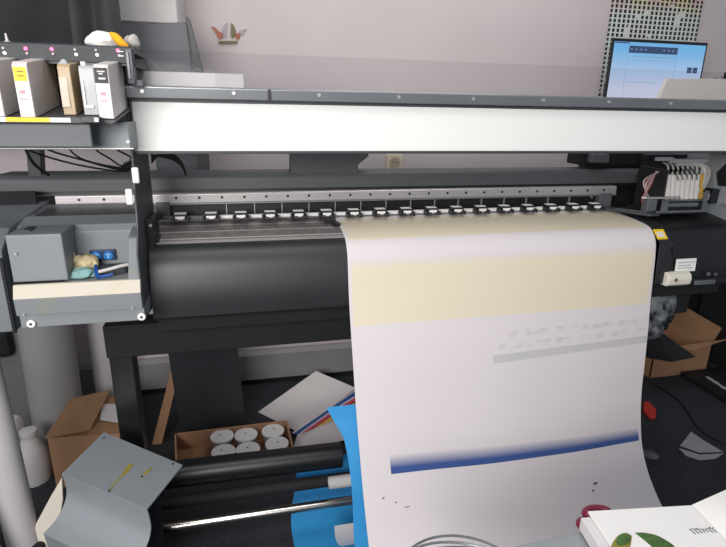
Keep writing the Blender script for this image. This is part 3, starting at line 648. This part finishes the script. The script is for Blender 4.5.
# service tray contents
bp = part(MB().box(-.379, -.318, 1.4185, 1.4265, 1.014, 1.042), 'switch_plate', 'bluek', .002)
for x in (-.3635, -.3345):
    d = MB().disc((x, 1.4182, 1.028), (0, -1, 0), .0112, .004, 20).build('round_switch', M['bluep'], bp, smooth=True)
    MB().box(x - .006, x + .006, 1.4128, 1.4145, 1.030, 1.032).box(x - .0015, x + .0015, 1.4128, 1.4145, 1.022, 1.034).build('switch_mark', mk('swm' + str(x), '#9cc6e8', .4, var=0), bp)
o = MB().blob((-.386, 1.395, 1.014), .027, .022, .027, .35, 3, 4).blob((-.370, 1.39, 1.012), .016, .014, .016, .35, 3, 5).build('stained_wipe', mk('stw', '#c9b890', .9, var=.35, scale=70, bump=.3), None, smooth=True)
tag(o, 'crumpled yellow-stained wipe in the service tray', 'wipe')
o = MB().blob((-.380, 1.352, 1.003), .030, .018, .014, .35, 3, 6).build('teal_wipe', M['teal'], None, smooth=True)
tag(o, 'flattened pale teal wipe in front of the stained one in the service tray', 'wipe')
t = thing('cleaning_brush', 'black-bladed cleaning brush with white handle lying in the service tray', 'brush', (-.31, 1.37, .991))
MB().pz([(-.355, 1.405), (-.30, 1.412), (-.274, 1.402), (-.29, 1.375), (-.34, 1.365), (-.355, 1.38)], .9905, 1.008).build('bristle_block', M['darkgrey'], t, .002)
MB().tube(cat([(-.345, 1.345, 1.006), (-.32, 1.352, 1.010), (-.295, 1.362, 1.014), (-.274, 1.375, 1.014)], 4), .0045, 10).build('handle', M['cart'], t, smooth=True)
o = MB().tube(cat([(-.356, 1.37, 1.016), (-.352, 1.35, 1.006), (-.346, 1.335, .998), (-.33, 1.334, .998), (-.312, 1.340, 1.000)], 4), .0035, 8).tube(cat([(-.352, 1.36, 1.012), (-.348, 1.345, 1.003), (-.341, 1.327, .996)], 3), .003, 8).build('blue_cable_tie', mk('btie', '#1c4f9c', .35, var=.1), smooth=True)
tag(o, 'bent blue plastic piece lying against the white brush handle in the tray', 'plastic piece')
o = MB().loft([(-.405, 1.37, .9915), (-.399, 1.37, .9915), (-.399, 1.376, .9915), (-.405, 1.376, .9915)], [(-.410, 1.40, 1.045), (-.408, 1.40, 1.045), (-.408, 1.402, 1.045), (-.410, 1.402, 1.045)]).build('swab_stick', M['tag'])
tag(o, 'white pointed swab leaning upright at the left of the service tray', 'swab')

# ------------------------------------------------------------------ under the printer
def roll(p0, p1, r, label, mt='rollw'):
    o = MB().pipe(p0, p1, r, .012, 36).build('paper_roll', M[mt], smooth=True); return tag(o, label, 'paper roll')
roll((-.80, 2.20, .0), (-.79, 2.22, .80), .098, 'broad grey-white paper roll standing upright under the left of the printer', mk('rollg', '#8f8d8d', .7, var=.03, scale=4).name)
roll((-.625, 2.44, .0), (-.62, 2.45, .95), .082, 'paler upright paper roll standing behind the cardboard box')
roll((-.657, 1.41, .191), (-.672, 1.42, .80), .042, 'white paper roll leaning at the left edge, right one of the front pair')
roll((-.69, 1.30, .20), (-.80, 1.30, .66), .038, 'white paper roll leaning at the left edge, cut by the picture border')
o = MB().box(-.86, -.60, 1.24, 1.47, .0, .19).build('black_tub', M['blackmatte'], bevel=.01)
tag(o, 'black tub on the floor under the leaning white rolls', 'tub')
# plastic jug
t = thing('plastic_jug', 'squat white translucent plastic jug left of the cardboard box', 'jug', (-.835, 1.97, 0))
MB().tube([(-.835, 1.97, 0.0), (-.835, 1.97, .02), (-.835, 1.97, .10), (-.83, 1.97, .14), (-.825, 1.97, .165), (-.825, 1.97, .19)], [.062, .066, .066, .05, .03, .026], 24).build('body', M['rollw'], t, smooth=True)
MB().tube([(-.825, 1.97, .19), (-.825, 1.97, .215)], .03, 20).build('cap', M['rollw'], t, .002, smooth=True)
o = MB().blob((-.93, 2.08, .10), .05, .05, .12, .3, 3, 9).build('plastic_bag', M['rollw'], None, smooth=True)
tag(o, 'crumpled pale plastic bag left of the white jug', 'bag')
t = thing('dim_wall_block', 'dark grey block standing in for the dim wall at the far left, with a black rounded vent', 'cabinet', (-1.3, 2.4, 0))
MB().box(-1.7, -.90, 2.36, 2.53, 0, .60).build('carcass', mk('dimwall', '#6a6967', .7, var=.05), t, .004)  # dark block added where the wall and skirting lie in shade
MB().box(-1.25, -.97, 2.30, 2.36, .36, .50).build('vent', M['blackmatte'], t, .03)
# cardboard box, left
bz = .225
t = thing('cardboard_box', 'brown cardboard box with a half-open top flap and white label, beneath the printer', 'cardboard box', (-.6, 2.15, 0))
FL, FR_, BR, BLc = aZ(47, 437, bz), aZ(104, 433, bz), aZ(131, 393, bz), aZ(71, 399, bz)
FR_ = FL + (FR_ - FL) * 1.35; BR = BLc + (BR - BLc) * 1.1
ft = [(p.x, p.y) for p in (FL, FR_, BR, BLc)]
MB().pz(ft, 0, bz - .006).build('box_body', M['card'], t, .002)
def quad(b, pts, zl, th): return b.loft([(p[0], p[1], z) for p, z in zip(pts, zl)], [(p[0], p[1], z + th) for p, z in zip(pts, zl)])
mid = [((ft[0][0] * .42 + ft[1][0] * .58), (ft[0][1] * .42 + ft[1][1] * .58)), ((ft[3][0] * .4 + ft[2][0] * .6), (ft[3][1] * .4 + ft[2][1] * .6))]
quad(MB(), [(ft[0][0] - .005, ft[0][1] - .01), (mid[0][0], mid[0][1] - .01), mid[1], ft[3]], [bz, bz + .022, bz + .02, bz], .004).build('box_flap', M['card2'], t)
quad(MB(), [(mid[0][0] + .008, mid[0][1]), ft[1], ft[2], (mid[1][0] + .008, mid[1][1])], [bz - .004, bz, bz, bz - .004], .004).build('box_flap', M['card2'], t)
lb = [aZ(102, 404, bz + .006), aZ(118, 404, bz + .006), aZ(119, 423, bz + .006), aZ(100, 420, bz + .006)]
MB().slab(lb, (0, 0, .001)).build('shipping_label', M['paper'], t)
# dark leaning panel and cardboard strip
pp = [(-.330, 0), (-.049, 0), (-.046, 0), (-.298, 0)]
o = MB().loft([(pp[0][0], 2.11, .60), (pp[1][0], 2.11, .60), (pp[2][0] + .02, 2.10, 0.0), (pp[3][0], 2.10, 0.0)], [(pp[0][0], 2.14, .60), (pp[1][0], 2.14, .60), (pp[2][0] + .02, 2.14, 0.0), (pp[3][0], 2.14, 0.0)]).build('dark_panel', mk('dpan', '#2b2d30', .45, var=.06), bevel=.003)
tag(o, 'tall dark grey panel standing under the printer behind the tray of jars', 'panel')
q = [aY(x, y, 2.12) for x, y in ((170, 375), (178, 378), (163, 447), (153, 447))]
o = MB().slab([(q[0].x, 2.2, q[0].z), (q[1].x, 2.2, q[1].z), (q[2].x, 2.1, 0.001), (q[3].x, 2.1, 0.001)], (0, .012, 0)).build('cardboard_strip', M['card'])
tag(o, 'narrow cardboard strip leaning left of the dark panel', 'cardboard')
# tray with jars
t = thing('cardboard_tray', 'shallow cardboard tray holding white-lidded jars on the floor', 'tray', (-.08, 2.06, 0))
a, b_, c_, d_ = [aZ(*p, .085) for p in ((177, 461), (292, 447), (286, 421), (176, 434))]
def wallq(p, q, h, th=.006):
    p, q = Vector((p.x, p.y, 0)), Vector((q.x, q.y, 0)); n = (q - p).normalized().cross(Vector((0, 0, 1))) * th
    return MB().loft([p, q, q + n, p + n], [x + Vector((0, 0, h)) for x in (p, q, q + n, p + n)])
MB().pz([(p.x, p.y) for p in (a, b_, c_, d_)], .0, .006).build('tray_base', M['card2'], t)
for p, q, h in ((a, b_, .06), (b_, c_, .085), (c_, d_, .085), (d_, a, .085)): wallq(p, q, h).build('tray_side', M['card'], t)
jars = [(222, 435.5), (246, 434), (273, 430), (223.5, 451), (248, 448.5), (277, 443)]
names = ['back left', 'back middle', 'back right', 'front left', 'front middle', 'front right']
for k, ((jx, jy), nm) in enumerate(zip(jars, names)):
    c = aZ(jx, jy, .078)
    j = thing('jar', 'round jar with a white paper-topped lid, %s of the six in the tray' % nm, 'jar', (c.x, c.y, .0065), 'white-lidded jars in the cardboard tray')
    MB().tube([(c.x, c.y, .0065), (c.x, c.y, .068)], .038, 24).build('glass', M['clearplastic'], j, smooth=True)
    l = MB().tube([(c.x, c.y, .068), (c.x, c.y, .078)], .048, 32).build('lid', M['tag'], j, .002, smooth=True)
    MB().tube([(c.x, c.y, .0781), (c.x, c.y, .0787)], .040, 32).build('lid_disc', M['white'], j)
    MB().disc((c.x - .008 + .006 * (k % 3), c.y + .006, .0788), (0, 0, 1), .004, .0006, 8).build('lid_mark', M['ink'], j)
# sheets behind
def bil(c00, c10, c01, c11, u, v, bend=0):
    p = (c00 * (1 - u) + c10 * u) * (1 - v) + (c01 * (1 - u) + c11 * u) * v; p.z += bend * math.sin(PI * u) * math.sin(PI * v) + .0; return p
A0, A1, A2, A3 = aZ(258, 412, .004), aZ(316, 371, .12), aZ(298, 432, .008), aZ(356, 388, .05)
o = MB().grid(lambda u, v: bil(A0, A1, A2, A3, u, v, -.03 * 1), 16, 12).build('white_sheet', M['paper'], None, smooth=True, solid=.001)
for v in o.data.vertices: v.co.z = max(v.co.z, .0)
tag(o, 'large white sheet with a lifted corner on the floor behind the tray', 'sheet')
B0, B1, B2, B3 = aZ(292, 433, .012), aZ(372, 378, .05), aZ(306, 440, .012), aZ(372, 402, .03)
m = mk('stripes', '#ffffff', .5, var=0); N = NT(m)
tc = N.new('ShaderNodeTexCoord'); sx = N.new('ShaderNodeSeparateXYZ'); N.l.new(tc.outputs['UV'], sx.inputs[0]); cr_ = N.new('ShaderNodeValToRGB'); cr_.color_ramp.interpolation = 'CONSTANT'
stops = [(0, '#d6d2d2'), (.10, '#23508f'), (.34, '#c8ccd6'), (.42, '#c14a5a'), (.56, '#8f2740'), (.64, '#c9a23c'), (.78, '#7a5c3c'), (.9, '#9c7a5c')]
els = cr_.color_ramp.elements
while len(els) < len(stops): els.new(.5)
for e, (p_, h_) in zip(els, stops): e.position = p_; e.color = lin(h_)
N.l.new(sx.outputs[1], cr_.inputs[0]); N.l.new(cr_.outputs[0], N.b.inputs['Base Color'])
o = MB().grid(lambda u, v: bil(B0, B1, B2, B3, u, v, .01), 12, 12, lambda u, v: (u, v)).build('striped_print', m, None, smooth=True, solid=.001)
tag(o, 'print with blue, red and yellow stripes lying on the floor by the white sheet', 'print')
C0, C1, C2, C3 = aZ(297, 436, .03), aZ(345, 415, .04), aZ(292, 452, .012), aZ(345, 440, .02)
o = MB().grid(lambda u, v: bil(C0, C1, C2, C3, u, v, .03), 10, 8).build('paper_offcut', M['paper'], None, smooth=True, solid=.001)
tag(o, 'small curled white paper right of the jar tray, before the striped print', 'paper')

# bent metal cover in the foreground, on a bin
t = thing('bent_metal_cover', 'curved grey sheet-metal cover with ochre ink drips, in the left foreground', 'metal cover', (-.33, 1.27, .5))
z0 = .5
FLm, FRm, BRm, BLm = aZ(62, 473.5, z0), aZ(147, 509, z0), aZ(182.6, 465, z0), aZ(104, 432, z0)
e = (FRm - FLm).normalized(); n = Vector((e.y, -e.x, 0));
if n.y > 0: n = -n
MB().loft([FLm, FRm, BRm, BLm], [p - Vector((0, 0, .003)) for p in (FLm, FRm, BRm, BLm)]).build('top_plate', M['cover'], t)
prof = cat([(0, -.001), (-.004, -.03), (-.004, -.06), (.008, -.088), (.036, -.115), (.072, -.128)], 6)
MB().grid(lambda u, v: FLm.lerp(FRm, u) + n * prof[round(v * (len(prof) - 1))][0] + Vector((0, 0, prof[round(v * (len(prof) - 1))][1])), 2, len(prof) - 1).build('curved_face', M['cover'], t, smooth=True, solid=.002)
fl = FLm + n * .072 + Vector((0, 0, -.128)); fr = FRm + n * .072 + Vector((0, 0, -.128))
MB().loft([fl, fr, fr + Vector((0, 0, -.11)) - n * .01, fl + Vector((0, 0, -.11)) - n * .01], [p - n * .002 for p in (fl, fr, fr + Vector((0, 0, -.11)) - n * .01, fl + Vector((0, 0, -.11)) - n * .01)]).build('lower_flange', M['cover'], t)
def zz(px_, py_): return aZ(px_, py_, z0 + .0006)
def drip(pts, wds):
    P = [zz(*p) for p in pts]; L = []; Rr = []
    for i, p in enumerate(P):
        d = (P[min(i + 1, len(P) - 1)] - P[max(i - 1, 0)]).normalized(); s = Vector((-d.y, d.x, 0)) * wds[i]; L.append(p + s); Rr.append(p - s)
    MB().slab(L + Rr[::-1], (0, 0, .0005)).build('ink_drip', M['ochre'], t)
drip([(131, 464), (127, 470), (121, 477), (114, 484), (109, 491)], [.006, .007, .002, .002, .0015])
drip([(152, 468), (147, 472), (143, 475)], [.003, .005, .002])
for p in ((109, 491), (142, 476.5), (173, 464), (104, 438)):
    c = zz(*p); MB().disc(c, (0, 0, 1), .0028, .0008, 10).build('rivet_hole', M['hole'], t)
o = MB().tube([(-.325, 1.275, 0), (-.325, 1.275, .4965)], .065, 28, .075).build('waste_bin', M['blackmatte'], smooth=True)
tag(o, 'black round bin hidden beneath the bent metal cover', 'bin')
q = [aY(*p, 1.40) for p in ((62, 478), (63, 500), (52, 560), (20, 600), (36, 524), (50, 498))]
o = MB().slab([(p.x, 1.40, max(p.z, 0)) for p in q], (0, .012, 0)).build('cream_board', M['cream'], bevel=.002)
tag(o, 'cream panel sticking out behind the left side of the metal cover', 'panel')

# ------------------------------------------------------------------ right background
q = [aZ(*p, 0) for p in ((654, 379), (704, 371))]
t = thing('cardboard_box', 'open brown cardboard box on the floor at the right, under the printer end', 'cardboard box', (q[0].x + .2, q[0].y + .12, 0))
hz = aY(712, 336, q[1].y).z
bx0, bx1 = q[0].x - .02, q[1].x; by = (q[0].y + q[1].y) / 2
MB().box(bx0, bx1, by, by + .3, 0, .004).build('box_base', M['card2'], t)
for d in ((bx0, bx1, by, by + .005), (bx0, bx1, by + .295, by + .3), (bx0, bx0 + .005, by, by + .3), (bx1 - .005, bx1, by, by + .3)): MB().box(*d, .004, hz - .04).build('box_side', M['card'], t)
MB().loft([(bx0 + .1, by, hz - .04), (bx1, by, hz - .04), (bx1 + .03, by - .06, hz + .01), (bx0 + .16, by - .09, hz - .02)], [(bx0 + .1, by + .004, hz - .04), (bx1, by + .004, hz - .04), (bx1 + .03, by - .056, hz + .01), (bx0 + .16, by - .086, hz - .02)]).build('box_flap', M['card'], t)
MB().loft([(bx1, by, hz - .04), (bx1, by + .3, hz - .04), (bx1 + .04, by + .3, hz + .08), (bx1 + .04, by, hz + .05)], [(bx1 - .004, by, hz - .04), (bx1 - .004, by + .3, hz - .04), (bx1 + .036, by + .3, hz + .08), (bx1 + .036, by, hz + .05)]).build('box_flap', M['card2'], t)
q = [aY(*p, by - .15) for p in ((648, 341), (677, 342), (696, 357), (672, 362), (648, 358))]
fb = MB().loft([(p.x, by - .15 if k != 1 else by, p.z) for k, p in enumerate(q)], [(p.x + .01, by - .002, p.z + .006) for p in q]).build('black_wedge', M['blackmatte'], t)  # separate black wedge-shaped object, only attached to the box as a part
fb['label'] = 'black wedge-shaped object in front of the open box'
o = MB().box(2.2, 3.0, WY - .06, WY - .04, 0, .80).build('black_board', M['blackmatte'], bevel=.002); tag(o, 'black board against the back wall behind the open cardboard box at the right', 'board')
o = MB().box(2.66, 3.3, 1.75, 2.45, 0, .72).build('black_cabinet', mk('bcab', '#1e1f20', .6, var=.05), bevel=.004)
tag(o, 'large black cabinet at the right edge behind the printer end', 'cabinet')
t = thing('black_flat_box', 'flat black box with white script lying on the floor at the right edge', 'box', (2.48, 1.9, 0))
MB().box(2.34, 2.64, 1.55, 2.18, 0, .03).build('box_lid', mk('bfl', '#191a1b', .6, var=.05), t, .003)
def scribble(p0, dirv, upv, length, amp, cyc, r, name, mt, parent, nrm, seed=1):
    rr = random.Random(seed); n_ = cyc * 8; pts = []
    for i in range(n_ + 1):
        tt = i / n_; a = amp * (.5 + .5 * rr.random()) if i % 8 == 0 else (a if i else amp)
        pts.append(Vector(p0) + Vector(dirv) * (length * tt + amp * .35 * math.sin(tt * cyc * 2 * PI)) + Vector(upv) * a * math.cos(tt * cyc * 2 * PI + .6) + Vector(nrm) * r)
    MB().tube(pts, r, 6).build(name, mt, parent, smooth=True)
s0_, s1_ = aZ(707, 377, .03), aZ(727, 390, .03); dv = (s1_ - s0_); ln_ = dv.length; dv.normalize()
scribble(s0_, dv, Vector((-dv.y, dv.x, 0)) * (1 if -dv.y * 0 + dv.x > 0 else -1), ln_, .014, 9, .0022, 'script_lettering', M['scriptw'], t, (0, 0, 1), 3)
# hanging film-wrapped coil under the right end
t = thing('wrapped_bundle', 'black bundle wrapped in clear plastic film hanging below the right printer end', 'bundle', (1.48, 1.52, .62))
MB().box(1.42, 1.52, 1.50, 1.56, .63, .79).build('bundle_core', M['black'], t, .015)
MB().blob((1.475, 1.53, .73), .07, .05, .085, .2, 3, 12).blob((1.45, 1.53, .64), .06, .045, .05, .25, 3, 13).build('film_wrap', M['film'], t, smooth=True)
# bits on the carpet
q = [aZ(*p, .002) for p in ((691, 432), (704, 441), (723, 452), (700, 453), (680, 446))]
o = MB().slab(q, (0, 0, .002)).build('paper_scrap', M['foil']); tag(o, 'pale grey triangular paper scrap on the carpet at the right', 'paper scrap')
q = [aZ(*p, .002) for p in ((679, 448.5), (700, 455), (724, 453.5), (715, 459), (700, 460.5), (686, 456))]
o = MB().slab(q, (0, 0, .002)).build('paper_scrap', M['foil']); tag(o, 'thin crescent-shaped grey paper scrap just below the triangular one', 'paper scrap')
q = [aZ(*p, .003) for p in ((643, 405), (648, 404), (656, 413), (655, 420), (649, 420), (643, 413))]
o = MB().slab(q, (0, 0, .018)).build('red_tool', M['redp'], bevel=.004); tag(o, 'small red plastic piece on the carpet beside the print edge', 'plastic piece')
q = aZ(650, 455, .002)
o = MB().tube([q, q + Vector((0, 0, .004)), q + Vector((0, 0, .012))], [.034, .034, .022], 24).build('clear_lid', M['plasticgrey'], smooth=True); tag(o, 'small clear grey round lid on the carpet beside the print', 'lid')
cb = MB().tube(cat([aZ(655, 385, .004), aZ(680, 402, .004), aZ(700, 430, .004), aZ(730, 446, .004)], 6), .004, 6).build('black_cable', M['tube'], smooth=True); tag(cb, 'thin black cable trailing over the carpet at the right', 'cable')

# ------------------------------------------------------------------ foreground table
TZ = .66
t = thing('work_table', 'grey tabletop corner in the right foreground under the catalogue', 'table', (.75, .45, 0))
e0, e1 = aZ(515, 546, TZ), aZ(640, 518, TZ); dd = (e1 - e0)
b0 = e0 - dd * .55; b1 = e0 + dd * 3.2
MB().loft([(b0.x, b0.y, TZ - .025), (b1.x, b1.y, TZ - .025), (b1.x, b1.y - .75, TZ - .025), (b0.x, b0.y - .55, TZ - .025)], [(b0.x, b0.y, TZ), (b1.x, b1.y, TZ), (b1.x, b1.y - .75, TZ), (b0.x, b0.y - .55, TZ)]).build('tabletop', M['table'], t, .002)
for x, y in ((b0.x + .06, b0.y - .06), (b1.x - .06, b1.y - .1), (b0.x + .06, b0.y - .5), (b1.x - .06, b1.y - .68)): MB().box(x - .015, x + .015, y - .015, y + .015, 0, TZ - .025).build('leg', M['black'], t, .002)
# catalogue
t = thing('catalogue', 'white catalogue with green leaf picture and dark script, lying on the grey table', 'catalogue', (.7, .58, TZ))
cz = .70
a0, a1, a2, a3 = aZ(588, 511, cz), aZ(692, 505, cz), aZ(760, 575, cz), aZ(640, 590, cz)
quadp = lambda P, z: [(p.x, p.y, z) for p in P]
MB().loft(quadp((a0, a1, a2, a3), cz - .004), quadp((a0, a1, a2, a3), cz)).build('cover', M['white'], t, .0008)
off = Vector((-.004, -.006, 0)); off2 = Vector((-.018, -.006, 0))
MB().loft(quadp([p + off2 for p in (a0, a1, a2, a3)], cz - .032), quadp([p + off2 for p in (a0, a1, a2, a3)], cz - .006)).build('page_block', mk('pages', '#d5cfcf', .6, var=.04, scale=3), t, .001)
r0, r1 = aZ(735, 486, cz + .02), aZ(790, 540, cz + .02)
MB().grid(lambda u, v: bil(a1, r0, a2, r1, u, v, .008), 8, 4).build('raised_page', M['white'], t, smooth=True, solid=.001)
def leaf(pts, mt, up=.0004):
    c = cat([aZ(*p, cz + up) for p in pts] + [aZ(*pts[0], cz + up)], 4)[:-1]
    MB().slab(c, (0, 0, .0004)).build('leaf_picture', M[mt], t)
leaf([(635, 533), (645, 533), (660, 537), (676, 549), (665, 560), (650, 545)], 'leaf')
leaf([(632, 536), (625, 533), (617, 537), (611, 547), (612, 560), (628, 552)], 'leafy')
leaf([(630, 535), (622, 534), (616, 540), (620, 546), (630, 542)], 'leaf', .0010)
s0_, s1_ = aZ(691, 531.5, cz + .0006), aZ(716, 530, cz + .0006); dv = s1_ - s0_; ln_ = dv.length; dv.normalize()
scribble(s0_, dv, (-dv.y, dv.x, 0), ln_, .007, 7, .0005, 'script_lettering', M['ink'], t, (0, 0, 0), 6)
for p in ((696.5, 528.5), (709.5, 527.5)): MB().disc(aZ(*p, cz + .0004), (0, 0, 1), .0012, .0005, 8).build('script_dot', M['ink'], t)
# scissors
t = thing('scissors', 'dark red scissor handles poking out behind the catalogue', 'scissors', (.6, .69, .69))
def loop(c, rx, ry, ang, r, z):
    P = []
    for i in range(25):
        a = 2 * PI * i / 24; x, y = rx * math.cos(a), ry * math.sin(a); P.append((c.x + x * math.cos(ang) - y * math.sin(ang), c.y + x * math.sin(ang) + y * math.cos(ang), z))
    return MB().tube(P, r, 10, cap=False)
c1, c2 = aZ(598, 509.5, .695), aZ(588, 525, .672)
loop(c1, .021, .010, -.1, .009, .686).build('handle', M['red'], t, smooth=True)
loop(c2, .011, .015, .3, .0075, .668).build('handle', M['red'], t, smooth=True)
MB().slab([(c2.x + .01, c2.y, .666), (c2.x + .05, c2.y - .03, .666), (c2.x + .16, c2.y - .10, .666), (c2.x + .012, c2.y - .012, .666)], (0, 0, .002)).build('blade', M['steel'], t)
# cable coil
t = thing('cable_coil', 'loose grey cable coil at the bottom edge in front of the print', 'cable', (.3, .75, .68))
c = aZ(445, 575, .67)
MB_ = []
for k in range(5):
    P = []
    for i in range(37):
        a = 2 * PI * i / 36
        P.append((c.x + (.062 + .006 * k) * math.cos(a) * 1.15 + .005 * k, c.y + (.05 + .0035 * k) * math.sin(a), .665 + .004 * k + .006 * math.sin(a * 2 + k)))
    MB().tube(P, .0022, 8, cap=False).build('cable_loop', M['alu'] if k % 2 else M['plasticgrey'], t, smooth=True)
MB().tube(cat([(c.x + .05, c.y + .04, .668), (c.x + .10, c.y + .02, .666), (c.x + .13, c.y - .02, .664)], 6), .004, 8).build('cable_end', M['midgrey'], t, smooth=True)

# ------------------------------------------------------------------ light
w = bpy.data.worlds.new('room'); SC.world = w; w.use_nodes = True
w.node_tree.nodes['Background'].inputs[0].default_value = (.80, .86, 1, 1); w.node_tree.nodes['Background'].inputs[1].default_value = .34
def area(name, loc, target, size, sy_, power, col=(1, 1, 1)):
    l = bpy.data.lights.new(name, 'AREA'); l.shape = 'RECTANGLE'; l.size = size; l.size_y = sy_; l.energy = power; l.color = col
    o = bpy.data.objects.new(name, l); COL.objects.link(o); o.location = loc
    o.rotation_euler = (Vector(target) - Vector(loc)).to_track_quat('-Z', 'Y').to_euler(); return o
area('ceiling_panel', (-.1, .5, 2.75), (.1, 1.3, 1.0), 1.2, .6, 14, (1, .98, .95))
area('window_light', (-.9, -1.1, 1.75), (.25, 1.35, 1.05), 1.6, .9, 78, (1, .98, .97))
area('ceiling_panel_rear', (.9, 1.9, 2.8), (.8, 2.3, 1.2), 1.2, .5, 9, (1, .95, .94))
vs = SC.view_settings; vs.view_transform = 'Standard'; vs.look = 'None'; vs.gamma = 1; vs.exposure = 0; vs.use_curve_mapping = False
